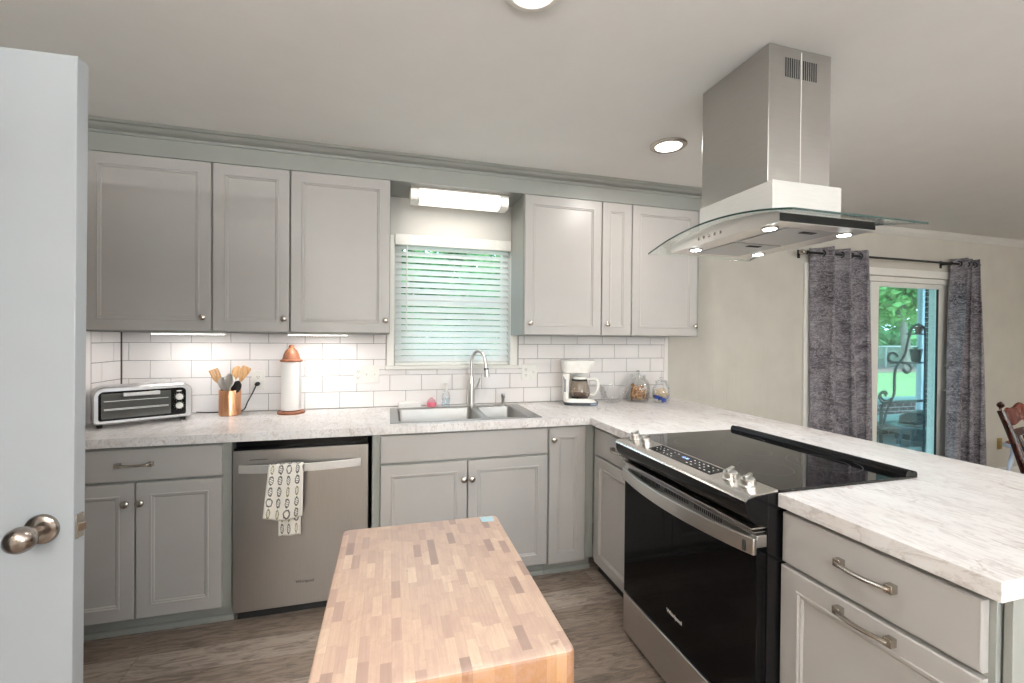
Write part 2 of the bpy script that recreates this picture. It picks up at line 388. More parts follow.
def brick_mat():
    m = N('dark_brick'); tc = m.n('ShaderNodeTexCoord'); sp = m.n('ShaderNodeSeparateXYZ'); m.l(tc.outputs['Object'], sp.inputs[0])
    cb = m.n('ShaderNodeCombineXYZ'); m.l(m.math('ADD', sp.outputs[0], sp.outputs[1]), cb.inputs[0]); m.l(sp.outputs[2], cb.inputs[1])
    b = m.n('ShaderNodeTexBrick'); m.l(cb.outputs[0], b.inputs['Vector']); b.inputs['Scale'].default_value = 1
    b.inputs['Brick Width'].default_value = .21; b.inputs['Row Height'].default_value = .075; b.inputs['Mortar Size'].default_value = .006
    b.inputs['Color1'].default_value = srgb(84, 58, 56); b.inputs['Color2'].default_value = srgb(60, 46, 46); b.inputs['Mortar'].default_value = srgb(190, 190, 190)
    m.base(b.outputs[0]).set(rough=.9); return m.mat
M['brick'] = brick_mat()
def leaf_mat(name, a, b):
    m = N(name); n = m.noise(m.coord(), 1.2, 4); c = m.ramp(n, [(.35, a), (.65, b)]); m.base(c).set(rough=.7)
    tr = m.n('ShaderNodeBsdfTranslucent'); m.l(c, tr.inputs[0]); mx = m.n('ShaderNodeMixShader'); mx.inputs[0].default_value = .4
    m.l(m.p.outputs[0], mx.inputs[1]); m.l(tr.outputs[0], mx.inputs[2]); m.l(mx.outputs[0], m.out.inputs[0]); return m.mat
M['leaf'] = leaf_mat('leaves', srgb(92, 152, 84), srgb(158, 204, 128))
M['leaf2'] = leaf_mat('dark_leaves', srgb(74, 130, 84), srgb(126, 180, 118))
M['bark'] = wood('bark', srgb(110, 104, 98), srgb(140, 134, 126), srgb(170, 164, 156), (8, 8, 2), .9)
M['grass'] = paint('lawn_grass', srgb(100, 128, 82), .95, .18, .5, 3)
M['mulch'] = paint('leaf_litter', srgb(120, 100, 94), .95, .25, .5, 8)
M['concrete'] = paint('patio_concrete', srgb(140, 150, 152), .9, .08, .3)
M['cap'] = paint('wall_cap_stone', srgb(120, 160, 158), .8, .05, .2)
M['outerdark'] = plain('outdoor_charcoal', (.03, .05, .055, 1), .5)
M['chainwire'] = metal('galvanised_wire', (.55, .58, .58, 1), .5)
# ------------------------------------------------------------------ room shell
XL, XR, YF = -.178, 8.6, -5.4
def struct(o): o['kind'] = 'structure'; return o
struct(B().box(XL-.12, XR+.12, YF-.12, .12, -.10, 0).obj('floor', M['floor'], smooth=False))
struct(B().box(XL-.12, XR+.12, YF-.12, .12, ZC, ZC+.15).obj('ceiling', M['ceiling'], smooth=False))
WX = [XL-.12, 1.31, 2.09, 3.37, 4.77, 6.57, XR+.12]; WZ = [0, 1.182, 1.965, 2.03, ZC]
cells = [(i, j) for i in range(6) for j in range(4) if not (i == 1 and j in (1, 2)) and not (i == 4 and j in (0, 1))]
wb = B(); wb.cells(WX, WZ, cells, 0, .12, 'y'); wb_o = struct(wb.obj('wall_back', [M['wall'], M['panelwall']], smooth=False))
for p in wb_o.data.polygons:
    if p.center.x > 3.37: p.material_index = 1
LY = [YF, -2.43, -1.645, 0]; LZ = [0, 2.05, ZC]
wl = B(); wl.cells(LY, LZ, [(i, j) for i in range(3) for j in range(2) if not (i == 1 and j == 0)], XL-.12, XL, 'x')
struct(wl.obj('wall_left', M['wall'], smooth=False))
struct(B().box(XR, XR+.12, YF, 0, 0, ZC).obj('wall_right', M['wall'], smooth=False))
FX = [XL-.12, 1.7, 3.5, XR+.12]; FZ = [0, .8, 2.1, ZC]
wf = B(); wf.cells(FX, FZ, [(i, j) for i in range(3) for j in range(3) if (i, j) != (1, 1)], YF-.12, YF, 'y')
struct(wf.obj('wall_front', M['wall'], smooth=False))
# hall beyond the left doorway
hb = B(); hb.box(-1.5, XL-.13, -3.2, -3.08, 0, ZC); hb.box(-1.5, XL-.13, -1.12, -1.0, 0, ZC); hb.box(-1.62, -1.5, -3.2, -1.0, 0, ZC); hb.box(-1.62, XL-.13, -3.2, -1.0, ZC, ZC+.1)
struct(hb.obj('wall_hall', M['wall'], smooth=False))
struct(B().box(-1.62, XL-.13, -3.2, -1.0, -.1, 0).obj('floor_hall', M['floor'], smooth=False))
# front window added to carry the fill light, unseen behind the camera
w2 = struct(thing('added_window', None, None, (2.6, YF, 0)))
fr = B()
for a in (-.95, .9): fr.box(a, a+.05, 0.001, .03, .74, 2.16)
for z in (.74, 2.11): fr.box(-.9, .9, .001, .03, z, z+.05)
fr.obj('window_casing', M['white'], w2)
sf = B(); sf.cells([-.897, -.84, -.02, .02, .84, .897], [.803, .86, 1.43, 1.47, 2.04, 2.097], [(i, j) for i in range(5) for j in range(5) if i in (0, 2, 4) or j in (0, 2, 4)], -.08, -.05, 'y'); sf.obj('window_sash', M['white'], w2)
B().box(-.84, .84, -.068, -.062, .86, 2.04).obj('window_pane', M['glass'], w2)

# backsplash tiles: running bond 8 x 4 inch, clipped to regions
TC, TR, ZA, TX0 = .2025, .102, 1.3244, -.1343
def tiles(b, u0, u1, z0, z1, put, holes=(), off=TX0):
    k0 = int((z0-ZA)//TR)-1
    for k in range(k0, 8):
        a, c = ZA+k*TR, ZA+(k+1)*TR
        a2, c2 = max(a, z0), min(c, z1)
        if c2-a2 < .006: continue
        par = 0 if k % 2 else .5    # rows alternate by half a tile
        n0 = int((u0-off)//TC)-2
        for n in range(n0, n0+60):
            l = off+(n+par)*TC; r_ = l+TC; l2, r3 = max(l, u0), min(r_, u1)
            if r3-l2 < .006: continue
            segs = [(l2, r3, a2, c2)]
            for hx0, hx1, hz0, hz1 in holes:
                ns = []
                for (x0, x1, y0, y1) in segs:
                    if x1 <= hx0 or x0 >= hx1 or y1 <= hz0 or y0 >= hz1: ns.append((x0, x1, y0, y1)); continue
                    if y0 < hz0-.004: ns.append((x0, x1, y0, hz0)); 
                    yy = max(y0, hz0)
                    if x0 < hx0-.004: ns.append((x0, hx0, yy, y1))
                    if x1 > hx1+.004: ns.append((hx1, x1, yy, y1))
                segs = ns
            g = .0012
            for (x0, x1, y0, y1) in segs:
                if x1-x0 > .006 and y1-y0 > .006: put(b, x0+g, x1-g, y0+g, y1-g)
def put_back(b, x0, x1, z0, z1):
    e = .0012
    b.loft([[(x0, -.004, z0), (x1, -.004, z0), (x1, -.004, z1), (x0, -.004, z1)], [(x0, -.0075, z0), (x1, -.0075, z0), (x1, -.0075, z1), (x0, -.0075, z1)],
            [(x0+e, -.009, z0+e), (x1-e, -.009, z0+e), (x1-e, -.009, z1-e), (x0+e, -.009, z1-e)]], False, True)
def put_left(b, y0, y1, z0, z1):
    e = .0012; X = XL
    b.loft([[(X+.004, y0, z0), (X+.004, y1, z0), (X+.004, y1, z1), (X+.004, y0, z1)], [(X+.0075, y0, z0), (X+.0075, y1, z0), (X+.0075, y1, z1), (X+.0075, y0, z1)],
            [(X+.009, y0+e, z0+e), (X+.009, y1-e, z0+e), (X+.009, y1-e, z1-e), (X+.009, y0+e, z1-e)]], False, True)
ZT0, ZT1 = .9155, 1.3845
gb = B(); gb.cells([XL, 1.258, 2.152, 3.328], [ZT0, 1.155, ZT1], [(0, 0), (1, 0), (2, 0), (0, 1), (2, 1)], -.006, -.0005, 'y')
gb.obj('backsplash_grout', M['grout'], wb_o, smooth=False)
tb = B(); tiles(tb, XL+.012, 3.328, ZT0, ZT1, put_back, [(1.258, 2.152, 1.155, 3)]); tb.obj('backsplash_tiles', M['tile'], wb_o, ang=20)
te = B(); te.box(3.3295, 3.366, -.009, -.0005, ZT0, ZT1); te.obj('bullnose_edge', M['tile'], wb_o, bevel=.003)
wl_o = bpy.data.objects['wall_left']
B().box(XL+.0005, XL+.006, -.267, -.010, ZT0, ZT1).obj('backsplash_grout', M['grout'], wl_o, smooth=False)
tb = B(); tiles(tb, -.266, -.0125, ZT0, ZT1, put_left, off=-.08); tb.obj('backsplash_tiles', M['tile'], wl_o, ang=20)
B().box(XL+.0005, XL+.009, -.31, -.269, ZT0, ZT1).obj('bullnose_edge', M['tile'], wl_o, bevel=.003)

# fascia board over the cabinets and the crown moulding under the ceiling
fa = B(); fa.box(XL+.001, 3.398, -.317, -.292, 2.2785, ZC-.001); fa.box(3.378, 3.398, -.292, -.001, 2.2785, ZC-.001); fa.box(XL+.001, 3.378, -.292, -.001, 2.2785, 2.297)
struct(fa.obj('trim_1', M['frame'], smooth=False))
prof = [(0, 2.368), (.010, 2.368), (.012, 2.374), (.007, 2.376), (.010, 2.381), (.028, 2.386), (.048, 2.395), (.054, 2.401), (.068, 2.401), (.070, 2.402), (.084, 2.4115), (0, 2.4115)]
cr = B(); rings = []
def cring(fn): return [fn(o, z) for o, z in prof]
cr.loft([cring(lambda o, z: (XL+.001, -.3175-o, z)), cring(lambda o, z: (3.3985+o, -.3175-o, z)), cring(lambda o, z: (3.3985+o, -.001, z))])
struct(cr.obj('trim_2', M['frame'], ang=25))
# slim crown on the panelled wall and right wall
prof = [(0, 2.345), (.006, 2.347), (.010, 2.358), (.022, 2.372), (.028, 2.388), (.034, 2.4115), (0, 2.4115)]
cr = B(); cr.loft([cring(lambda o, z: (3.484, -.0005-o, z)), cring(lambda o, z: (XR-.0005-o, -.0005-o, z)), cring(lambda o, z: (XR-.0005-o, YF+.001, z))])
struct(cr.obj('trim_3', M['wall'], ang=25))
struct(B().box(6.76, XR-.001, -.016, -.0005, 0.0005, .09).obj('baseboard_back', M['white'], bevel=.003))
struct(B().box(3.40, 4.68, -.016, -.0005, 0.0005, .09).obj('baseboard_side', M['white'], bevel=.003))
struct(B().box(XR-.016, XR-.0005, YF+.001, -.02, 0.0005, .09).obj('baseboard_right', M['white'], bevel=.003))
# doorway casing on the left wall
ca = B()
for y0, y1 in ((-1.632, -1.575), (-2.50, -2.443)): ca.box(XL+.0005, XL+.016, y0, y1, .0005, 2.12)
ca.box(XL+.0005, XL+.016, -2.443, -1.632, 2.063, 2.12)
struct(ca.obj('trim_4', M['white'], bevel=.003))

# ------------------------------------------------------------------ white slab door standing open at the left
d1 = struct(thing('door_1', 'white flush interior door standing open at the left edge of the room', None, (XL+.03, -1.652, 0), R(-3.9)))
DL, DT = .714, .036; d1.rotation_euler.y = R(.40)
B().box(0, DL, -DT/2, DT/2, .012, 2.018).obj('door_slab', M['door'], d1, bevel=.0015)
for s in (-1, 1):
    k = B()
    k.lathe([(.0, 0), (.0345, 0), (.0345, .003), (.032, .008), (.026, .011), (.014, .013)], (DL-.060, 0, .925), '-y' if s < 0 else 'y', 28)
    k2 = B(); k2.lathe([(.012, .010), (.011, .022), (.0115, .030), (.018, .036), (.0255, .045), (.0285, .055), (.0275, .066), (.022, .075), (.012, .080), (.0, .0815)], (DL-.060, 0, .925), '-y' if s < 0 else 'y', 28)
    a = k.obj('knob_rosette', M['bronze'], d1); a.location.y = s*(DT/2+.0005)
    b = k2.obj('door_knob', M['bronze'], d1); b.location.y = s*(DT/2+.0005); b.scale.y = 1 if s < 0 else .62
lt = B(); lt.box(DL+.0003, DL+.002, -.0125, .0125, .893, .951); lp = lt.obj('latch_plate', M['nickel'], d1, bevel=.0008)
B().prism([(DL+.002, -.007), (DL+.011, .006), (DL+.002, .006)], 'z', .910, .928).obj('latch_bolt', M['nickel'], lp, bevel=.0008)
for z in (.25, 1.0, 1.8): B().tube([(-.004, DT/2+.004, z-.045), (-.004, DT/2+.004, z+.045)], .006, 10).obj('hinge', M['nickel'], d1)

# ------------------------------------------------------------------ kitchen window with blind
w1 = struct(thing('window_1', None, None, (1.70, 0, 0)))
c = B()
for x0, x1 in ((-.438, -.392), (.392, .442)): c.box(x0, x1, -.018, -.0005, 1.1795, 2.03)
c.obj('window_casing', M['white'], w1, bevel=.002)
B().box(-.445, .450, -.034, .0, 1.156, 1.179).obj('window_sill', M['white'], w1, bevel=.004)
s = B(); s.cells([-.3895, -.345, .345, .3895], [1.183, 1.235, 1.60, 1.645, 1.98, 2.029], [(i, j) for i in range(3) for j in range(5) if i != 1 or j in (0, 2, 4)], .07, .105, 'y'); s.obj('window_sash', M['white'], w1)
B().box(-.345, .345, .085, .090, 1.235, 1.98).obj('window_pane', M['kitchenglass'], w1)
bl = thing('window_blind', 'white slatted horizontal blind lowered over the window above the sink', 'blind', (1.697, .02, 0))
B().box(-.386, .392, -.045, -.034, 1.968, 2.038).obj('valance', M['whiteplastic'], bl, bevel=.003)
B().box(-.380, .380, -.030, .020, 1.985, 2.024).obj('head_rail', M['whiteplastic'], bl)
sl0 = None
for i in range(19):
    z = 1.226+i*.0408
    if sl0 is None:
        sl = B(); n = 6; pr = []
        for k in range(n+1):
            t = k/n-.5; pr.append((t*.050, .003*(1-4*t*t)))
        ta = R(44)
        poly = [(u*math.cos(ta)+v*math.sin(ta)*-1, u*math.sin(ta)+v*math.cos(ta)) for u, v in pr]+[(u*math.cos(ta)-(v-.0022)*math.sin(ta), u*math.sin(ta)+(v-.0022)*math.cos(ta)) for u, v in reversed(pr)]
        sl.prism(poly, 'x', -.383, .383)
        sl0 = sl.obj('slat', M['slat'], bl, loc=(0, .0, z))
    else:
        o = sl0.copy(); C.objects.link(o); o.parent = bl; o.location.z = z
B().box(-.382, .382, -.018, .018, 1.183, 1.199).obj('bottom_rail', M['whiteplastic'], bl, bevel=.003)
for x in (-.27, 0, .27): B().tube([(x, -.021, 1.195), (x, -.021, 1.99)], .0009, 6).obj('ladder_cord', M['whiteplastic'], bl)
B().tube([(-.31, -.037, 1.98), (-.31, -.042, 1.70), (-.312, -.042, 1.40)], .004, 8).obj('tilt_wand', M['whiteplastic'], bl)

# ------------------------------------------------------------------ sliding glass door and what frames it
d2 = struct(thing('door_2', None, None, (5.67, 0, 0)))
f = B(); f.cells([-.897, -.86, .835, .897], [.003, .05, 1.915, 1.962], [(i, j) for i in range(3) for j in range(3) if i != 1 or j != 1], .0, .115, 'y'); f.obj('door_frame', M['white'], d2, bevel=.002)
c = B(); c.box(-.97, -.90, -.018, -.0005, .0005, 2.035); c.box(.90, .97, -.018, -.0005, .0005, 2.035); c.box(-.90, .90, -.018, -.0005, 1.967, 2.035); c.obj('door_casing', M['white'], d2, bevel=.003)
for nm, x0, x1, y in (('fixed_panel', -.858, -.02, .075), ('sliding_panel', -.17, .833, .030)):
    p = B(); w_ = .10; p.cells([x0, x0+w_, x1-(.125 if nm[0] == 's' else w_), x1], [.055, .16, 1.87, 1.912], [(i, j) for i in range(3) for j in range(3) if i != 1 or j != 1], y-.017, y+.017, 'y')
    po = p.obj(nm, M['white'], d2, bevel=.002)
    B().box(x0+w_+.001, x1-(.127 if nm[0] == 's' else .102), y-.004, y+.004, .161, 1.869).obj('glass_pane', M['windowglass'], po)
    if nm[0] == 's':
        B().box(x1-.138, x1-.1255, y-.0175, y-.005, .16, 1.87).obj('gasket', M['rubber'], po)
        h = B(); h.tube(smoothpts([(x1-.035, y-.018, 1.14), (x1-.035, y-.05, 1.12), (x1-.035, y-.055, 1.02), (x1-.035, y-.05, .92), (x1-.035, y-.018, .90)], 4), .010, 8, flat=(1, 1.3)); h.obj('door_handle', M['whiteplastic'], po)
B().box(.885, .95, .1155, .20, .0, 1.962).obj('outer_jamb', M['white'], d2)
# ------------------------------------------------------------------ cabinetry
def panel_door(w, h, raised=True, t=.019):
    # local: x 0..w, z 0..h, back at y=0, front at y=-t
    rings = []
    pr = [(0, 0), (0, -t+.003), (.003, -t)]
    if raised: pr += [(.052, -t), (.054, -t-.002), (.059, -t-.002), (.062, -t+.003), (.066, -t+.003), (.071, -t+.008)]
    for i, y in pr: rings.append([(i, y, i), (w-i, y, i), (w-i, y, h-i), (i, y, h-i)])
    b = B(); b.loft(rings); return b
def knob(parent, x, y, z, name='knob'):
    b = B(); b.lathe([(.006, 0), (.0055, .008), (.007, .013), (.0135, .018), (.0165, .022), (.016, .026), (.011, .030), (0, .031)], (0, 0, 0), '-y', 20)
    return b.obj(name, M['nickel'], parent, (x, y, z))
def pull(parent, x, y, z, L=.122):
    b = B()
    for s in (-1, 1):
        b.box(s*L/2-.009, s*L/2+.009, -.021, 0, -.010, .010)
    pts = [(-L/2, -.016, 0)]+[(L*(k/10-.5), -.018-.014*(1-(2*k/10-1)**2), 0) for k in range(11)]+[(L/2, -.016, 0)]
    b.tube(pts[1:-1], .0085, 8, flat=(1.0, .62))
    return b.obj('handle', M['nickel'], parent, (x, y, z), bevel=.001)
def cabinet(name, label, loc, w, d, h, rotz=0, toe=None, fronts=(), group=None, zb=0, side=None):
    # local: x 0..w, y 0 (frame face)..d (back), z zb..h
    t = thing(name, label, 'cabinet', loc, rotz, group)
    b = B(); zz = toe if toe else zb
    st = .032
    b.box(0.0005, w-.0005, .02, d, zz, h)
    b.box(0.0005, w-.0005, 0, .02, zz, h)
    b.obj('carcass', M['frame'], t, bevel=.001)
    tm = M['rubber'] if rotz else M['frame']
    if toe:
        k = B(); k.box(.001, w-.001, .052, .07, .001, toe-.001); ko = k.obj('toe_kick', tm, t)
        k = B(); k.prism([(.052, .001), (.036, .001), (.036, .016), (.041, .024), (.052, .027)], 'x', .001, w-.001); k.obj('shoe_moulding', tm, ko)
    for f in fronts:
        kind, x0, x1, z0, z1 = f[:5]; kx = f[5] if len(f) > 5 else None; kz = f[6] if len(f) > 6 else None
        p = panel_door(x1-x0, z1-z0, kind in ('door', 'pullout'))
        o = p.obj('drawer' if kind in ('drawer', 'false_front') else 'door', M['cab'], t, (x0, -.001, z0), ang=30)
        if kind == 'false_front': o.name = 'false_front'
        if kind == 'door' and kx is not None: knob(o, kx-x0, -.0195, kz-z0)
        if kind in ('drawer', 'pullout'): pull(o, (kx if kx is not None else (x0+x1)/2)-x0, -.0195, (kz if kz is not None else (z0+z1)/2)-z0)
    return t
GU = 'grey wall cabinets'
UD = .29
def upper(label, x0, x1, dx0, dx1, kx):
    return cabinet('wall_cabinet', label, (x0, -.31, 0), x1-x0, UD, 2.2775, 0, None, [('door', dx0-x0, dx1-x0, 1.391, 2.272, kx-x0, 1.462)], GU, zb=1.3855)
upper('grey wall cabinet in the left corner above the toaster oven', XL+.001, .380, -.170, .376, .345)
upper('narrower grey wall cabinet above the copper utensil crock, second from the left', .381, .752, .385, .749, .727)
upper('grey wall cabinet directly left of the sink window', .753, 1.2815, .757, 1.278, 1.256)
cr_ = upper('grey wall cabinet directly right of the sink window, above the coffee maker', 2.091, 2.627, 2.096, 2.624, 2.129)
upper('narrowest grey wall cabinet, with a slim door, right of the window', 2.628, 2.850, 2.631, 2.847, 2.664)
upper('grey wall cabinet at the right end beside the range hood', 2.851, 3.397, 2.854, 3.368, 3.345)

GB = 'grey base cabinets'
YB = -.623
cabinet('base_cabinet', 'grey base cabinet with one drawer over two doors, below the toaster oven', (XL+.001, YB, 0), .566-XL-.001, .61, .8725, 0, .085,
        [('drawer', .031, .706, .718, .860, .370, .792), ('door', .031, .363, .098, .706, .339, .622), ('door', .370, .706, .098, .706, .394, .622)], GB)
sink_cab = cabinet('sink_base_cabinet', 'grey sink base cabinet with a blank front over two doors', (1.196, YB, 0), .950, .61, .8725, 0, .085,
        [('false_front', .042, .946, .720, .862), ('door', .042, .489, .093, .708, .469, .612), ('door', .494, .946, .093, .708, .513, .612)], GB)
# the sink hangs into the sink cabinet, so this carcass is open panels
for ch in sink_cab.children:
    if ch.name.startswith('carcass'):
        b = B(); w = .950
        b.box(.0005, .018, .02, .61, .085, .8725); b.box(w-.018, w-.0005, .02, .61, .085, .8725); b.box(.018, w-.018, .60, .61, .085, .8725); b.box(.018, w-.018, .02, .60, .085, .10)
        b.cells([.0005, .04, w-.04, w-.0005], [.085, .12, .70, .73, .8725], [(0, 0), (0, 1), (0, 2), (0, 3), (2, 0), (2, 1), (2, 2), (2, 3), (1, 0), (1, 2), (1, 3)], 0, .02, 'y')
        ch2 = b.obj('tmp', M['frame'], None); ch.data = ch2.data; bpy.data.objects.remove(ch2)
cabinet('base_cabinet', 'slim grey base cabinet with a single tall door in the corner right of the sink', (2.147, YB, 0), .2885, .61, .8725, 0, .085,
        [('door', .006, .229, .086, .862, .028, .797)], GB)
cabinet('base_cabinet', 'grey peninsula cabinet with drawer and door between the corner and the range', (2.4365, -.625, 0), .536, .60, .8725, R(-90), .085,
        [('drawer', .052, .530, .712, .856, .34, .790), ('door', .052, .530, .090, .700)], GB)
near = cabinet('base_cabinet', 'grey peninsula cabinet near the camera with a drawer over a pull-out door with bar handle', (2.4285, -1.9315, 0), .4765, .60, .8725, R(-90), .085,
        [('drawer', .004, .465, .712, .858, .245, .796), ('pullout', .000, .465, .090, .700, .245, .672)], GB)
# finished end and back panels of the peninsula
ep = thing('peninsula_panel', 'grey painted end and back panelling under the overhanging end of the worktop', 'panel', (3.04, -2.41, 0))
B().box(-.60, .02, -.016, -.002, .001, .8725).obj('end_panel', M['frame'], ep, bevel=.001)
B().box(.0, .02, -.0015, 2.40, .001, .8725).obj('back_panel', M['frame'], ep, bevel=.001)
for y in (.4, 1.2, 2.0):
    B().prism([(.0205, .8725), (.25, .8725), (.25, .84), (.10, .70), (.0205, .60)], 'y', y, y+.03).obj('support_bracket', M['frame'], ep, bevel=.002)

# worktop: one continuous L with the sink and range cut out
CT = .914; CB = .8735
wt = B(); xs = [XL+.0015, 1.305, 2.105, 2.396, 2.972, 3.392]; ys = [-2.43, -1.931, -1.165, -.6635, -.585, -.105, -.0095]
fill = []
for i in range(5):
    for j in range(6):
        if j >= 3:
            ok = not (i == 1 and j == 4)
        else: ok = i >= 3 and not (i == 3 and j == 1)
        if ok: fill.append((i, j))
wt.cells(xs, ys, fill, CB, CT, 'z')
wto = wt.obj('worktop', M['marble'], bevel=.0015, smooth=False); tag(wto, 'white grey-veined marble-look laminate worktop running along the back wall and down the peninsula', 'countertop')

# ------------------------------------------------------------------ sink and tap
sk = thing('kitchen_sink', 'stainless steel double-bowl drop-in sink in the worktop below the window', 'sink', (1.705, -.345, CT))
def bowl(x0, x1, y0, y1, dep):
    b = B(); rings = []
    def rr(i, z, r=.03):
        pts = []
        for (cx, cy, a0) in ((x1-i-r, y1-i-r, 0), (x0+i+r, y1-i-r, 90), (x0+i+r, y0+i+r, 180), (x1-i-r, y0+i+r, 270)):
            for k in range(5): a = R(a0+k*22.5); pts.append((cx+r*math.cos(a), cy+r*math.sin(a), z))
        return pts
    b.loft([rr(0, .003), rr(.003, -.004), rr(.010, -dep+.02), rr(.03, -dep)], False, True)
    return b
f = B(); f.cells([-.4205, -.378, .085, .118, .352, .4205], [-.250, -.222, .205, .250], [(i, j) for i in range(5) for j in range(3) if not (j == 1 and i in (1, 3))], .0005, .004, 'z')
f.obj('sink_rim', M['sink'], sk, bevel=.0015)
b = bowl(-.378, .085, -.222, .205, .19); b.obj('sink_bowl', M['sink'], sk, solid=.0012)
b = bowl(.118, .352, -.222, .205, .16); b.obj('sink_bowl', M['sink'], sk, solid=.0012)
for x, z in ((-.145, -.188), (.235, -.158)):
    B().lathe([(0, 0), (.042, 0), (.042, .002), (.036, .003), (.030, .001), (0, .0005)], (x, 0, z), 'z', 24).obj('drain', M['nickel'], sk)
tp = thing('kitchen_faucet', 'brushed nickel gooseneck pull-down tap standing behind the sink', 'faucet', (1.80, -.118, CT+.0045))
b = B(); b.lathe([(.0, 0), (.030, 0), (.030, .006), (.0245, .012), (.023, .05), (.022, .10), (.0225, .135), (.020, .165), (.015, .180), (.0135, .20)], (0, 0, 0), 'z', 24); b.obj('faucet_body', M['steel'], tp)
arc = [(0, 0, .195), (0, 0, .290)]+[(.040-.040*math.cos(R(a)), -.026+.026*math.cos(R(a)), .290+.072*math.sin(R(a))) for a in range(15, 166, 15)]+[(.081, -.052, .290), (.084, -.053, .272)]
b = B(); b.tube(smoothpts(arc, 2), .0105, 14); b.obj('gooseneck', M['steel'], tp)
b = B(); b.tube([(.083, -.053, .278), (.086, -.054, .255), (.091, -.057, .205), (.092, -.058, .195)], [.0125, .0140, .0175, .017], 16); h = b.obj('spray_head', M['steel'], tp)
B().tube([(.0865, -.0545, .252), (.0875, -.0550, .236)], .0150, 12).obj('spray_button', M['rubber'], h)
b = B(); b.tube([(.018, -.004, .115), (.034, -.010, .120)], .010, 12); b.tube([(.032, -.010, .118), (.046, -.020, .160), (.052, -.024, .185)], [.006, .005, .0055], 10); b.obj('lever', M['steel'], tp)
sd = thing('soap_pump', 'small brushed metal soap dispenser on the sink rim right of the tap', 'soap dispenser', (2.015, -.118, CT+.0045))
b = B(); b.lathe([(0, 0), (.020, 0), (.020, .004), (.012, .009), (.011, .045), (.014, .05), (.014, .072), (.010, .076), (0, .077)], (0, 0, 0), 'z', 20); b.obj('pump_body', M['steel'], sd)
B().tube([(0, 0, .064), (.0, -.030, .066), (0, -.040, .060)], .005, 8).obj('spout', M['steel'], sd)
t = B(); t.lathe([(0, 0), (.026, 0), (.026, .003), (.0, .005)], (1.93, -.118, CT+.0045), 'z', 20)
o = t.obj('sink_hole_cover', M['steel']); tag(o, 'flat round metal cap on the sink rim between tap and soap dispenser', 'cap')

# things behind the sink
o = B(); o.loft([[(x*k, y*k, z) for x, y in ((-.072, -.022), (-.066, -.030), (.062, -.030), (.072, -.020), (.070, .024), (.060, .030), (-.064, .030), (-.072, .022))] for k, z in ((.96, 0), (1.0, .006), (1, .018), (.93, .026), (.86, .030), (.5, .034), (.48, .040), (0.1, .043))])
o = o.obj('dish_cloth', M['paper'], None, (1.408, -.052, CT+.001)); tag(o, 'folded white cloth lying behind the left end of the sink', 'cloth')
pk = thing('scrubber_cup', 'small pink and clear round pot behind the sink, beside the white cloth', 'cup', (1.548, -.055, CT+.001))
pinkm = plain('pink_plastic', srgb(228, 120, 140), .35)
B().lathe([(0, 0), (.027, 0), (.031, .004), (.031, .024), (.028, .027), (0, .027)], (0, 0, 0), 'z', 24).obj('pot', pinkm, pk)
b = B(); b.lathe([(.026, .0275), (.028, .034), (.024, .042), (.012, .048), (.010, .058), (0, .060)], (0, 0, 0), 'z', 24); b.obj('bristles', thin_glass('pink_clear', (.95, .8, .84, 1), .15), pk)
bt = thing('hand_soap_bottle', 'clear bottle of pale blue hand soap with white pump behind the sink', 'soap bottle', (1.643, -.052, CT+.001))
b = B(); b.lathe([(0, 0), (.026, 0), (.029, .006), (.028, .06), (.023, .085), (.012, .098), (.011, .104)], (0, 0, 0), 'z', 24, sy=.75); b.obj('bottle', thin_glass('blue_clear', (.97, .985, .99, 1), .05), bt)
B().lathe([(0, .002), (.023, .002), (.0245, .01), (.0242, .055), (0, .056)], (0, 0, 0), 'z', 24, sy=.72).obj('liquid', thin_glass('soap_liquid', (.92, .96, .985, 1), .0), bt)
b = B(); b.lathe([(0, .104), (.014, .104), (.014, .118), (.006, .120), (.006, .140), (.012, .142), (.013, .150), (0, .152)], (0, 0, 0), 'z', 20); b.tube([(0, 0, .146), (-.025, -.008, .147), (-.034, -.011, .141)], .005, 8); b.obj('pump', M['whiteplastic'], bt)

# ------------------------------------------------------------------ wall plates
def plate(name, label, loc, w, h, items, mat=None, sideways=False):
    t = thing(name, label, 'outlet' if 'outlet' in name else 'light switch', loc)
    mat = mat or M['whiteplastic']
    B().box(-w/2, w/2, -.006, 0, -h/2, h/2).obj('wall_plate', mat, t, bevel=.002)
    for kind, x in items:
        if kind == 'o':
            for s in (-1, 1):
                b = B(); b.box(x-.016, x+.016, -.0078, -.0061, s*.020-.014, s*.020+.014); r_ = b.obj('receptacle', mat, t, bevel=.004)
                q = B()
                for dx, hh in ((-.006, .008), (.006, .0065)): q.box(x+dx-.0012, x+dx+.0012, -.0083, -.0079, s*.020-hh/2+.002, s*.020+hh/2+.002)
                q.box(x-.0022, x+.0022, -.0083, -.0079, s*.020-.0085, s*.020-.0045)
                q.obj('slots', M['dark'], r_, smooth=False)
        else:
            b = B(); b.box(x-.005, x+.005, -.0075, -.0061, -.013, .013); b.obj('switch_surround', mat, t)
            b = B(); b.prism([(-.0076, -.006), (-.0195, .004), (-.0195, .010), (-.0076, .008)], 'x', x-.004, x+.004); b.obj('toggle', mat, t, bevel=.001)
    return t
YT = -.0095
plate('outlet_plate', 'white three-gang wall plate with an outlet and two toggle switches left of the sink window', (1.139, YT, 1.128), .155, .115, [('o', -.050), ('s', 0), ('s', .050)])
plate('outlet_plate', 'white outlet and switch plate on the tiles between the window and the coffee maker', (2.235, YT, 1.128), .115, .115, [('o', -.028), ('s', .028)])
plate('outlet_plate', 'white outlet plate on the tiles behind the utensil crock with a black plug in it', (.520, YT, 1.100), .072, .115, [('o', 0)])
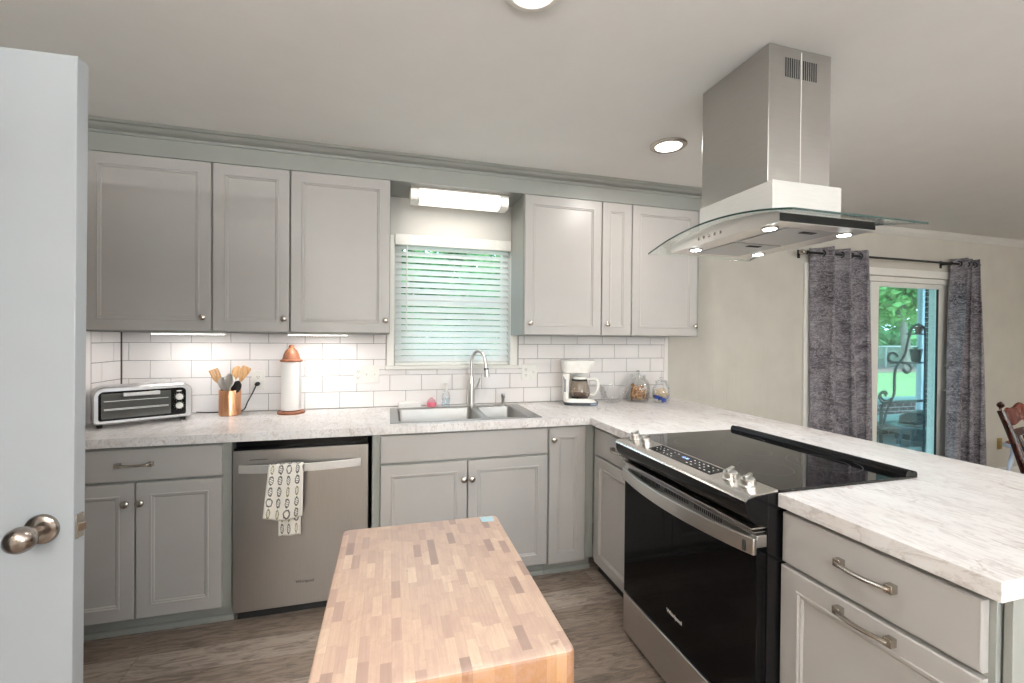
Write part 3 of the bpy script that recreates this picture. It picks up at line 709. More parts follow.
plate('outlet_plate', 'brass outlet plate low on the panelled wall right of the curtains', (7.265, -.001, .335), .072, .115, [('o', 0)], metal('brass', (.45, .33, .12, 1), .35))
# ------------------------------------------------------------------ dishwasher and towel
dw = thing('dishwasher', 'stainless steel built-in dishwasher between the left base cabinet and the sink cabinet', 'dishwasher', (.8785, -.62, 0))
B().box(-.296, .296, .0, .58, .095, .868).obj('body', M['black'], dw)
B().box(-.2975, .2975, .03, .05, .001, .094).obj('toe_panel', M['rubber'], dw)
dd = B().box(-.303, .300, -.027, -.001, .062, .826).obj('door', M['dw'], dw, bevel=.003)
B().box(-.300, .297, -.020, -.001, .827, .836).obj('control_edge', M['black'], dd)
b = B(); pts = [(-.277+.542*k/16, -.030-.038*math.sin(PI*k/16)**.7, .742) for k in range(17)]
b.tube(pts, .010, 4, flat=(2.2*.72, .9)) if False else None
ring = []
for x, y, z in pts: ring.append([(x, y-.006, z-.019), (x, y+.006, z-.019), (x, y+.006, z+.019), (x, y-.006, z+.019)])
b.loft(ring)
for s in (-.268, .256): b.box(s-.009, s+.009, -.046 if False else -.036, -.0275, .723, .761)
b.obj('handle', metal('handle_steel', (.78, .77, .75, 1), .42, (60, 2, 2), metalness=.75), dd, bevel=.002)
text('Whirlpool', .020, (.010, -.0276, .175), (PI/2, 0, 0), M['dark'], dd, 'badge')
B().box(-.232, -.155, -.0276, -.0271, .780, .783).obj('vent_mark', M['dark'], dd)
# towel over the handle: front fall, over the bar, back fall
tw = thing('tea_towel', 'white tea towel printed with dark kitchen motifs, hanging on the dishwasher handle', 'towel', (.822, -.69, .742))
def towel_sheet(front):
    b = B()
    def fn(u, v):
        # v 0 = top centre of bar, 1 = lower hem
        L = .272 if front else .372
        w = .146 if front else .100; x0 = -.078 if front else -.045
        over = .028
        d = v*L
        if d < over:
            a = d/over*PI/2; y = (-.013*math.sin(a)) if front else (.010*math.sin(a)); z = .021+.006*math.cos(a)
        else:
            y = -.013 if front else .010; z = .021-(d-over)
        w2 = w*(1+(.16 if front else -.04)*v)
        x = x0-(.028*v if front else -.0)+u*w2
        y += (-1 if front else -1)*(.004*math.sin(u*9+1.3+v*2)*(.3+v)) - (.0045 if front else -.000)
        if front: z += -.014*v*math.sin(u*3.0)
        return (x, y, z)
    b.sheet(fn, 18, 30); return b
for fr_ in (True, False):
    o = towel_sheet(fr_).obj('front_fall' if fr_ else 'back_fall', M['towel'], tw, solid=.0022)
    uv = o.data.uv_layers.new(name='uv'); nu, nv = 18, 30
    for p in o.data.polygons:
        for li in p.loop_indices:
            vi = o.data.loops[li].vertex_index; i, j = vi % (nu+1), vi//(nu+1)
            uv.data[li].uv = (i/nu*(1 if fr_ else .75), 1-j/nv*(1 if fr_ else 1.2))

# ------------------------------------------------------------------ range
rg = thing('range', 'slide-in electric range with black glass door and cooktop set into the peninsula', 'stove', (2.326, -1.167, 0), R(-90))
RW = .762
b = B(); b.box(.002, RW-.002, .038, .63, .09, .9115); b.obj('body', M['black'], rg, bevel=.002)
b = B(); b.box(.02, RW-.02, .08, .62, .001, .089); b.obj('plinth', M['black'], rg)
# control panel: black nose with sloping steel top
b = B(); b.prism([(.0375, .812), (.0375, .9135), (-.010, .9095), (-.040, .9015), (-.047, .893), (-.046, .870), (-.034, .848), (-.005, .822)], 'x', 0, RW)
cp = b.obj('control_panel', M['black'], rg, bevel=.002)
b = B(); b.prism([(.072, .9165), (.072, .9225), (.03, .9185), (-.012, .9135), (-.041, .906), (-.049, .897), (-.046, .896), (-.040, .9020), (-.010, .9100), (.038, .9140)], 'x', -.001, RW+.001)
b.obj('panel_top', metal('panel_steel', (.68, .65, .62, 1), .22, (60, 2, 2)), cp)
def on_slope(lx, ly, lift): # surface height of the panel top
    z = .9135+(ly+.012)*(.005/.042) if ly < .03 else .9185+(ly-.03)*.095
    return (lx, ly, z+lift)
b = B(); x0, x1 = .20, .565
vs = []
for x in (x0, x1):
    for y in (-.006, .060): vs.append(on_slope(x, y, .0006))
b.loft([[vs[0], vs[1], vs[3], vs[2]], [(v[0], v[1], v[2]+.001) for v in (vs[0], vs[1], vs[3], vs[2])]])
ds = b.obj('touch_display', M['blackglass'], cp)
sl_ = math.atan(.11)
icon = emit('panel_print', (.75, .78, .8, 1), .25); blue = emit('clock_digits', (.1, .35, 1, 1), 2.2)
text('12:30', .017, on_slope(.385, .033, .0018), (sl_, 0, 0), blue, ds, 'clock_digits', .0001)
ic = B(); random.seed(3)
for gx in list(range(0, 6))+list(range(9, 15)):
    for gy in range(3):
        if random.random() < .25: continue
        x = x0+.018+gx*.0235; p = on_slope(x, .006+gy*.018, .0017); w_ = random.choice((.004, .006, .008))
        ic.box(p[0]-w_/2, p[0]+w_/2, p[1]-.0022, p[1]+.0022, p[2], p[2]+.0002)
o = ic.obj('button_marks', icon, ds, smooth=False)
for x in (.052, .135, .627, .700):
    z = on_slope(x, .022, .001)
    b = B(); b.lathe([(0, 0), (.024, 0), (.024, .004), (.0215, .006)], (0, 0, 0), 'z', 28); b.lathe([(.0215, .006), (.0215, .022), (.019, .025), (0, .0255)], (0, 0, 0), 'z', 28)
    k = b.obj('control_knob', M['steel'], cp, (z[0], z[1], z[2])); k.rotation_euler = (sl_, 0, R(20))
    B().box(-.0055, .0055, -.0215, .0215, .0256, .036).obj('knob_grip', M['steel'], k, bevel=.002)
# thin bright lines and lip under the panel
b = B(); b.box(.01, RW-.01, -.014, .037, .806, .811); b.box(.01, RW-.01, -.004, .037, .795, .7985); b.obj('trim_line', M['steel_h'], cp)
# oven door
b = B(); b.box(.003, RW-.003, 0, .036, .212, .752); dr = b.obj('oven_door', M['ovenglass'], rg, bevel=.003)
b = B(); b.box(.003, RW-.003, .0, .036, .7535, .790); dt = b.obj('door_top_rail', M['steel_h'], dr, bevel=.002)
sl2 = B()
for gx in list(range(0, 14))+list(range(17, 32))+list(range(35, 49)):
    x = .14+gx*.0098; sl2.box(x, x+.005, -.0008, .0, .770, .784)
sl2.obj('vent_slots', M['dark'], dt, smooth=False)
b = B(); ring = []
for k in range(21):
    x = .003+(RW-.006)*k/20; y = -.006-.046*math.sin(PI*k/20)**.8
    ring.append([(x, y-.007, .733), (x, y+.006, .733), (x, y+.006, .783), (x, y-.007, .783)])
b.loft(ring); b.box(.003, .03, -.008, -.0005, .733, .783); b.box(RW-.03, RW-.003, -.008, -.0005, .733, .783)
b.obj('door_handle', M['steel'], dr, bevel=.002)
B().box(RW-.036, RW-.024, -.024, -.0085 if False else -.018, .738, .770).obj('handle_cap', M['rubber'], dr, bevel=.003)
tx = text('Whirlpool', .022, (.375, -.0006, .315), (PI/2, 0, 0), plain('badge_silver', (.7, .68, .66, 1), .3), dr, 'badge')
b = B(); b.box(.003, RW-.003, -.002, .036, .030, .205); b.obj('warming_drawer', M['steel_h'], rg, bevel=.003)
# cooktop
b = B(); b.cells([-.006, RW+.006], [.074, .6455], [(0, 0)], .9155, .9225, 'z'); ct = b.obj('cooktop_glass', M['blackglass'], rg, bevel=.002)
rings = B()
for cx, cy, r_ in ((.19, .22, .112), (.19, .22, .075), (.19, .48, .085), (.57, .22, .085), (.57, .48, .115), (.57, .48, .08), (.38, .36, .06)):
    n = 48
    rings.loft([[(cx+(r_+dx)*math.cos(2*PI*k/n), cy+(r_+dx)*math.sin(2*PI*k/n), .9227) for k in range(n)] for dx in (0, .0012)], False, False)
rings.obj('burner_rings', plain('ring_grey', (.12, .12, .12, 1), .4), ct, smooth=False)
b = B(); b.prism([(.592, .9229), (.592, .930), (.597, .939), (.604, .943), (.612, .941), (.616, .936), (.624, .935), (.630, .938), (.637, .938), (.643, .933), (.645, .9229)], 'x', -.006, RW+.006)
b.obj('rear_vent_trim', M['black'], ct, ang=30)

# ------------------------------------------------------------------ hood
hd = thing('range_hood', 'stainless island range hood with curved glass canopy hung from the ceiling over the range', 'range hood', (2.70, -1.57, 1.745))
def rel(x, y, z): return (x-2.70, y+1.57, z-1.745)
b = B(); ch_ = b; ch_.box(2.552-2.70, 2.834-2.70, -1.724+1.57, -1.385+1.57, .180, ZC-.001-1.745); cho = b.obj('chimney', metal('hood_steel', (.50, .485, .465, 1), .33, (1, 1, 50)), hd, bevel=.0015)
B().box(-.006, -.003, -.1552, -.1545, .180, .655).obj('seam', M['white'], cho, smooth=False)
v = B()
for x0 in (-.077, .002):
    for k in range(7): v.box(x0+k*.0098, x0+k*.0098+.0048, -.1549, -.1543, .560, .628)
v.obj('vent_slots', M['dark'], cho, smooth=False)
B().box(-.156, .153, -.185, .186, .068, .178).obj('duct_base', metal('satin_light_steel', (.72, .71, .69, 1), .45, (2, 2, 30), metalness=.6), hd, bevel=.0015)
def gz(y): return .067-.050*((y)/.375)**2
n = 24
gl = B(); topr = []; 
ringsg = []
for k in range(n+1):
    y = -.375+.75*k/n; z = gz(y); ringsg.append([(-.28, y, z-.006), (.285, y, z-.006), (.285, y, z), (-.28, y, z)])
gl.loft(ringsg); g_o = gl.obj('glass_canopy', M['hoodglass'], hd)
for xs_ in (-.2806, .2856):
    e = B(); e.loft([[(xs_-.0005, -.375+.75*k/n, gz(-.375+.75*k/n)-.0062), (xs_+.0005, -.375+.75*k/n, gz(-.375+.75*k/n)-.0062), (xs_+.0005, -.375+.75*k/n, gz(-.375+.75*k/n)+.0002), (xs_-.0005, -.375+.75*k/n, gz(-.375+.75*k/n)+.0002)] for k in range(n+1)])
    e.obj('glass_edge', M['glassedge'], g_o)
for ys_ in (-.3756,):
    B().box(-.28, .285, ys_-.0005, ys_+.0005, .0109, .0172).obj('glass_edge', M['glassedge'], g_o)
# canopy body
y0, y1 = -.290, .262
def bz(y): return gz(y)-.0075 if True else 0
poly = [(y0, .0)]+[(y1, .0)]+[(y1-(y1-y0)*k/n, min(bz(y1-(y1-y0)*k/n), .004+.9*(1 if True else 0))) for k in range(n+1)]
b = B(); b.prism(poly, 'x', -.240, .172); bd = b.obj('canopy_body', metal('canopy_steel', (.78, .74, .71, 1), .33, (1, 1, 40), .01), hd, ang=20)
ef = B(); ef.box(-.238, .170, y0-.0012, y0-.0003, .002, bz(y0)-.001); ef.obj('end_dark_reflection', M['blackglass'], bd)  # black sheet paints the dark reflection on the steel end
un = metal('filter_steel', (.50, .50, .51, 1), .4, (40, 40, 2))
for ya, yb in ((-.24, -.02), (-.005, .215)):
    q = B(); q.box(-.150, .075, ya, yb, -.0035, -.0004); fo = q.obj('grease_filter', un, bd, bevel=.001)
    B().box(-.06, .00, ya+.02, ya+.04, -.0055, -.0036).obj('filter_latch', M['dark'], fo)
for x, y in ((-.198, -.215), (.120, -.222), (-.194, .160), (.125, .160)):
    q = B(); q.lathe([(0, 0), (.027, 0), (.027, -.003), (.022, -.004), (.0, -.004)][::-1], (x, y, -.0005), 'z', 24); lo = q.obj('light_bezel', M['nickel'], bd)
    q = B(); q.lathe([(0, -.0057), (.020, -.0055), (.021, -.0046)], (x, y, 0), 'z', 24); q.obj('led_light', M['led'], lo)
for k in range(5):
    q = B(); q.lathe([(0, 0), (.0065, 0), (.0065, .002), (0, .003)], (-.2403, .085-k*.030, .024), '-x', 14); q.obj('button', M['nickel'], bd)
for x, y in ((-.198, -.215), (.120, -.222), (-.194, .160), (.125, .160)):
    lamp('hood_lamp', 'SPOT', (2.70+x, -1.57+y, 1.745-.0065), 4, (.85, .93, 1.0), .003, spot=110)

# ------------------------------------------------------------------ ceiling lights, niche light, under-cabinet strips
for i, (x, y) in enumerate(SPOTS):
    lab = ['round recessed ceiling light cut by the top edge of the picture', 'round recessed ceiling light between the hood chimney and the cabinets', 'added round recessed fill light, unseen behind the camera on the kitchen side', 'added round recessed fill light, unseen behind the camera on the dining side', 'added round recessed fill light, unseen over the dining area by the sliding door', 'added round recessed fill light, unseen in the far corner of the dining area'][i]
    t = thing('recessed_light', lab, 'ceiling light', (x, y, ZC-.0005), 0, 'recessed ceiling lights')
    B().lathe([(.096, 0), (.096, -.004), (.086, -.010), (.072, -.012), (.068, -.009), (.068, -.001)], (0, 0, 0), 'z', 40, cap=False).obj('trim_ring', M['nickel'] if i == 1 else M['whiteplastic'], t)
    B().lathe([(0, -.010), (.045, -.0098), (.067, -.008)], (0, 0, 0), 'z', 32, cap=False).obj('diffuser', M['lamp'], t)
for (x, y), lab in zip(FILL_LAMPS, ('added uplighting fill lamp, unseen behind the camera in the kitchen corner', 'added uplighting fill lamp, unseen behind the camera by the middle of the back wall', 'added uplighting fill lamp, unseen behind the camera in the dining corner')):
    t = thing('added_floor_lamp', lab, 'floor lamp', (x, y, .0005), 0, 'added uplighting fill lamps')
    B().lathe([(0, 0), (.14, 0), (.14, .012), (.02, .03), (0, .03)], (0, 0, 0), 'z', 32).obj('base', M['nickel'], t)
    B().tube([(0, 0, .03), (0, 0, 1.70)], .011, 12).obj('pole', M['nickel'], t)
    B().lathe([(.02, 1.70), (.08, 1.72), (.14, 1.76), (.165, 1.80), (.158, 1.80), (.13, 1.765), (.07, 1.73), (0, 1.72)], (0, 0, 0), 'z', 36).obj('lamp_shade', M['whiteplastic'], t)
nl = thing('fluorescent_fixture', 'bright rectangular fluorescent light under the soffit above the sink window', 'light fixture', (1.70, -.20, 2.278))
B().box(-.305, .305, -.068, .068, -.012, -.0005).obj('mounting_pan', M['nickel'], nl)
b = B(); pr_ = [(-.062, -.013), (-.066, -.05), (-.058, -.078), (-.040, -.086), (.040, -.086), (.058, -.078), (.066, -.05), (.062, -.013)]
b.prism(pr_, 'x', -.25, .25); b.obj('lens', M['tubelamp'], nl)
for s in (-1, 1):
    b = B(); b.prism([(y*1.06, z*1.04 if z < -.02 else z) for y, z in pr_], 'x', s*.2505, s*.3045); e_ = b.obj('end_cap', M['whiteplastic'], nl, bevel=.002)
    b = B(); b.box(s*.2775-.020, s*.2775+.020, -.0735, -.0702, -.066, -.030); b.obj('cap_window', M['tubelamp'], e_)
lamp('fluorescent_lamp', 'AREA', (1.70, -.20, 2.278-.095), 1.3, (1, .95, .87), .48, .10)
for lab, xa, xb in (('glowing light strip under the wall cabinet above the toaster oven', .06, .40), ('glowing light strip under the wall cabinet left of the window, above the paper towels', .72, 1.04)):
    t = thing('under_cabinet_light', lab, 'light strip', ((xa+xb)/2, -.20, 1.3850), 0, 'under-cabinet lights'); w_ = (xb-xa)/2
    B().box(-w_, w_, -.018, .018, -.010, -.0005).obj('housing', M['whiteplastic'], t, bevel=.001)
    B().box(-w_+.004, w_-.004, -.015, .015, -.0125, -.0102).obj('lens', M['strip'], t)
    lamp('strip_lamp', 'AREA', ((xa+xb)/2, -.20, 1.370), 1.15, (1, .95, .93), w_*1.9, .03)
# ------------------------------------------------------------------ toaster oven
to = thing('toaster_oven', 'silver and black toaster oven with two white dials at the left end of the worktop', 'toaster oven', (-.070, -.415, CT+.0005), R(31))
silver = plain('toaster_silver', (.56, .55, .55, 1), .32, .7)
def rrect(x0, x1, z0, z1, r, rt_=None, n=5):
    pts = []; rt_ = rt_ or r
    for cx, cz, a0, rr in ((x1-rt_, z1-rt_, 0, rt_), (x0+rt_, z1-rt_, 90, rt_), (x0+r, z0+r, 180, r), (x1-r, z0+r, 270, r)):
        for k in range(n+1): a = R(a0+90*k/n); pts.append((cx+rr*math.cos(a), cz+rr*math.sin(a)))
    return pts
TX0_, TX1_ = -.014, .380
b = B(); b.loft([[(x, .004, z) for x, z in rrect(TX0_+.006, TX1_-.006, .022, .192, .014, .042)], [(x, -.004 if False else .012, z) for x, z in rrect(TX0_, TX1_, .016, .198, .018, .048)], [(x, .150, z) for x, z in rrect(TX0_, TX1_, .016, .198, .018, .048)], [(x, .158, z) for x, z in rrect(TX0_+.01, TX1_-.01, .026, .182, .014, .030)]])
b.obj('housing', silver, to)
b = B(); b.loft([[(x, y, z) for x, z in rrect(.006, .350, .034, .176, .010, .022)] for y in (.0038, -.0015)]); fp = b.obj('front_frame', M['black'], to)
b = B(); b.loft([[(x, y, z) for x, z in rrect(.016, .285, .044, .166, .005)] for y in (-.0017, -.0045)]); dg = b.obj('door_glass', plain('smoked_glass', (.10, .105, .10, 1), .06), to)
b = B()
for z in (.085, .090, .128): b.box(.026, .275, -.0052, -.0047, z, z+.0022)
b.obj('rack_lines', metal('rack_chrome', (.7, .7, .68, 1), .3), dg)
b = B(); b.box(.094, .238, -.026, -.012, .150, .168); b.box(.100, .110, -.012, -.0045, .153, .165); b.box(.222, .232, -.012, -.0045, .153, .165); b.obj('door_handle', silver, dg, bevel=.003)
b = B(); b.loft([[(x, y, z) for x, z in rrect(.293, .348, .042, .170, .008)] for y in (-.0017, -.004)]); pn = b.obj('control_panel', M['black'], to)
for z in (.128, .082):
    q = B(); q.lathe([(0, 0), (.0165, 0), (.0155, .012), (0, .014)], (0, 0, 0), '-y', 24); k = q.obj('dial', M['whiteplastic'], pn, (.320, -.0042, z))
    B().box(-.0018, .0018, -.0175, -.0141, -.014, .014).obj('dial_grip', M['whiteplastic'], k)
    q = B()
    for i in range(11):
        a = R(-60+i*30); q.lathe([(0, 0), (.0011, 0), (.0011, .0004), (0, .0004)], (.320+.0215*math.cos(a), -.0041, z+.0215*math.sin(a)), '-y', 8)
    q.obj('dial_marks', M['whiteplastic'], pn)
q = B(); q.loft([[(.320+.012*math.cos(R(a)), y, .159+.0035*math.sin(R(a))) for a in range(0, 360, 30)] for y in (-.0041, -.0046)]); q.obj('brand_oval', M['whiteplastic'], pn)
for x in (.012, .342):
    for y in (.022, .135): B().lathe([(0, 0), (.010, 0), (.012, .016), (0, .0162)], (x, y, 0), 'z', 14).obj('foot', M['rubber'], to)
cord = [(.366, .120, .05), (.40, .07, .012), (.44, .06, .0045), (.52, -.02, .0045), (.56, -.07, .0045), (.60, -.10, .02)]
Rm = Matrix.Rotation(R(31), 4, 'Z'); inv = (Matrix.Translation((-.070, -.415, CT+.0005)) @ Rm).inverted()
wp = [Vector((.22, -.075, .93)), Vector((.27, -.035, .919)), Vector((.34, -.030, .9195)), Vector((.44, -.030, .925)), Vector((.470, -.035, .975)), Vector((.505, -.040, 1.045)), Vector((.519, -.050, 1.078))]
b = B(); b.tube(smoothpts([inv @ p for p in wp], 6), .0032, 8); pc = b.obj('power_cord', M['rubber'], to)
b = B(); b.tube([inv @ p for p in (Vector((.5195, -.056, 1.080)), Vector((.5198, -.030, 1.080)), Vector((.520, -.0185, 1.080)))], [.008, .013, .012], 14); b.obj('plug', M['rubber'], pc)

# ------------------------------------------------------------------ copper crock and its utensils
KX, KY = .403, -.118; KZ = CT+.0005
b = B(); b.lathe([(0, 0), (.052, 0), (.0555, .003), (.0555, .140), (.054, .143), (.0525, .140), (.0525, .006), (0, .006)], (0, 0, 0), 'z', 40)
o = b.obj('utensil_crock', M['copper'], None, (KX, KY, KZ)); tag(o, 'round copper crock full of cooking utensils on the worktop', 'crock')
def utensil(name, label, cat, base, tip, mat, shape, r=.0045, mat2=None):
    # base/tip are offsets from the crock centre; the tool points from base to tip
    p0 = Vector(base); p1 = Vector(tip); d = (p1-p0); L = d.length; zz = d.normalized(); xx = Vector((1, -.25, 0)); xx = (xx-zz*xx.dot(zz)).normalized(); yy = zz.cross(xx); q = Matrix((xx, yy, zz)).transposed().to_4x4()
    b = B(); b.M = Matrix.Translation(p0) @ q
    hl = L-{'fork': .085, 'spoon': .085, 'paddle': .09, 'whisk': .10, 'ladle': .06, 'slotted': .085, 'tongs': .06, 'ring': .05}[shape]
    b.tube([(0, 0, 0), (0, 0, hl)], [r*.9, r], 10)
    if shape in ('spoon', 'slotted', 'ladle'):
        prs = [(-.004, r), (.008, .012), (.025, .024), (.045, .029), (.065, .024), (.078, .010), (.082, .001)]
        b.loft([[(w*math.cos(a), .005*math.sin(a)-.010*math.cos(PI*min(1, max(0, z/.08)))*.3, hl+z) for a in [2*PI*k/14 for k in range(14)]] for z, w in prs])
    elif shape == 'paddle':
        b.loft([[(w*math.cos(a), .003*math.sin(a), hl+z) for a in [2*PI*k/14 for k in range(14)]] for z, w in [(-.004, r), (.02, .016), (.06, .026), (.085, .028), (.09, .024)]])
    elif shape == 'fork':
        b.loft([[(w*math.cos(a), .004*math.sin(a), hl+z) for a in [2*PI*k/14 for k in range(14)]] for z, w in [(-.004, r), (.012, .016), (.035, .026), (.045, .026)]])
        for x in (-.0215, -.0072, .0072, .0215): b.box(x-.0042, x+.0042, -.0033, .0033, hl+.04, hl+.085)
    elif shape == 'whisk':
        for k in range(6):
            a = PI*k/6; pts = [(0, 0, hl-.005)]+[(.026*math.sin(PI*t)**.8*math.cos(a)*s, .026*math.sin(PI*t)**.8*math.sin(a)*s, hl+.10*(t if s > 0 else t)) for s in (1,) for t in [i/10 for i in range(1, 10)]]+[(0, 0, hl+.1)]
            b.tube(pts, .0009, 5); b.tube([(-x, -y, z) for x, y, z in pts], .0009, 5)
    elif shape == 'tongs':
        b.box(-.012, .012, -.002, .002, hl-.01, hl+.055)
    elif shape == 'ring':
        b.tube([(.020*math.sin(a), 0, hl+.02-.020*math.cos(a)) for a in [2*PI*k/20 for k in range(20)]], .003, 6, closed=True)
    o = b.obj(name, mat, None, (KX, KY, KZ)); tag(o, label, cat, 'utensils in the copper crock'); return o
utensil('wooden_fork', 'pronged light wooden fork leaning left out of the copper crock', 'utensil', (.012, .002, .009), (-.082, -.010, .262), M['utensil'], 'fork', .005)
utensil('wooden_spoon', 'pale wooden spoon leaning right out of the crock behind the others', 'utensil', (-.020, .012, .009), (.030, .034, .282), M['utensil'], 'spoon', .005)
utensil('slotted_turner', 'wooden turner standing highest at the right of the copper crock', 'utensil', (-.028, -.010, .009), (.088, -.004, .275), M['utensil'], 'paddle', .005)
utensil('metal_whisk', 'wire balloon whisk upright in the middle of the crock', 'whisk', (-.006, .018, .009), (-.020, .030, .236), M['steel'], 'whisk', .004)
utensil('metal_spoon', 'shiny metal serving spoon in the crock left of the whisk', 'spoon', (.020, -.016, .009), (-.040, -.024, .222), M['steel'], 'spoon', .0035)
utensil('metal_ladle', 'metal ladle bowl showing at the front centre of the crock', 'ladle', (.004, -.030, .009), (.010, -.040, .215), M['steel'], 'ladle', .0035)
utensil('black_server', 'dark serving spoon at the right front of the crock', 'utensil', (-.012, -.024, .009), (.052, -.030, .200), M['rubber'], 'spoon', .004)
utensil('steel_tongs', 'narrow steel tongs upright in the left of the crock', 'tongs', (.008, .032, .009), (-.052, .022, .200), M['steel'], 'tongs', .003)

# ------------------------------------------------------------------ paper towel holder
ph = thing('paper_towel_holder', 'carved wooden paper towel holder with a conical top on the worktop', 'paper towel holder', (.724, -.130, CT+.0005))
B().lathe([(0, 0), (.072, 0), (.074, .004), (.074, .012), (.070, .016), (0, .017)], (0, 0, 0), 'z', 40).obj('base', M['holderwood'], ph)
B().tube([(0, 0, .017), (0, 0, .3025)], .008, 12).obj('pole', M['holderwood'], ph)
B().lathe([(0, .3035), (.058, .3035), (.0615, .309), (.058, .315), (.048, .319), (.045, .332), (.040, .350), (.031, .368), (.019, .380), (.014, .386), (.016, .394), (.010, .401), (0, .403)], (0, 0, 0), 'z', 36).obj('carved_top', M['holderwood'], ph)
b = B(); b.lathe([(.020, .0), (.054, .0), (.0545, .002), (.0545, .279), (.054, .281), (.020, .281), (.020, .0)], (0, 0, 0), 'z', 48, cap=False); b.box(.0542, .0552, -.03, .001, .001, .280)
o = b.obj('paper_towel_roll', M['paper'], None, (.724, -.130, CT+.022)); tag(o, 'white roll of paper towels on the carved wooden holder', 'paper towels')

# ------------------------------------------------------------------ coffee maker
cm = thing('coffee_maker', 'white drip coffee maker with glass carafe on the worktop right of the sink', 'coffee maker', (2.545, -.160, CT+.0005), R(-17))
def sup(x0, x1, y0, y1, z, r=.03, n=5): return [(x, y, z) for x, y in rrect(x0, x1, y0, y1, r, None, n)]
b = B(); b.loft([sup(-.100, .128, -.085, .085, z, .05) for z in (.0, .004)]+[sup(-.103, .131, -.088, .088, z, .05) for z in (.008, .020)]); b.obj('base', plain('coffee_base_dark', (.03, .035, .045, 1), .35), cm)
b = B(); b.loft([sup(-.103, .120, -.086, .086, .0205, .05), sup(-.101, .100, -.082, .082, .036, .05), sup(-.100, .070, -.078, .082, .045, .05)]); b.obj('base_top', M['whiteplastic'], cm)
b = B(); b.box(.070, .120, -.0905, -.0885, .004, .018); b.obj('switch_panel', plain('blue_grey_panel', (.20, .25, .32, 1), .3), cm)
B().lathe([(0, .0455), (.058, .0455), (.058, .049), (0, .050)], (.006, -.018, 0), 'z', 28).obj('hot_plate', M['rubber'], cm)
b = B(); b.loft([sup(-.104, -.072, -.055, .080, .0455, .015), sup(-.110, -.070, -.060, .082, .15, .015), sup(-.116, -.066, -.070, .084, .2150, .015)]); b.loft([sup(-.075, .055, .055, .080, .0455, .01), sup(-.075, .055, .055, .082, .2150, .01)]); b.obj('column', M['whiteplastic'], cm)
b = B(); b.prism([(-.1075, .09), (-.0925, .09), (-.094, .195), (-.112, .195)], 'y', -.0640, -.0585); b.obj('water_gauge', plain('gauge_grey', (.25, .25, .27, 1), .3), cm)
b = B(); b.loft([sup(-.060, .062, -.060, .070, .2155, .03), sup(-.112, .068, -.072, .082, .2200, .03), sup(-.117, .088, -.080, .085, .262, .035), sup(-.118, .104, -.086, .086, .292, .035), sup(-.118, .105, -.086, .086, .300, .035), sup(-.112, .099, -.080, .080, .305, .035)]); b.obj('brew_head', M['whiteplastic'], cm)
QX, QY = .006, -.018
ca_ = B(); ca_.lathe([(0, .051), (.054, .0515), (.066, .060), (.070, .080), (.067, .110), (.055, .155), (.050, .172)], (QX, QY, 0), 'z', 32, cap=False); cg = ca_.obj('carafe', thin_glass('carafe_glass', (.90, .87, .84, 1), .12), cm, solid=.002)
B().lathe([(.0515, .164), (.0535, .164), (.0535, .176), (.0515, .176), (.0515, .164)], (QX, QY, 0), 'z', 32, cap=False).obj('carafe_band', M['rubber'], cg)
b = B(); b.lathe([(0, .1765), (.050, .1765), (.048, .190), (0, .196)], (QX, QY, 0), 'z', 28); b.obj('carafe_lid', M['whiteplastic'], cg)
hp = smoothpts([(QX+.054, QY-.012, .172), (.092, QY-.030, .178), (.118, QY-.040, .166), (.124, QY-.042, .125), (.108, QY-.034, .082), (.080, QY-.022, .068)], 5)
b = B(); b.tube(hp, .012, 8, flat=(1.3, .9)); b.obj('carafe_handle', M['whiteplastic'], cg)
B().lathe([(0, .054), (.052, .0545), (.0635, .062), (.0668, .076), (0, .0765)], (QX, QY, 0), 'z', 32).obj('coffee', thin_glass('weak_coffee', (.62, .46, .36, 1), .1), cg)

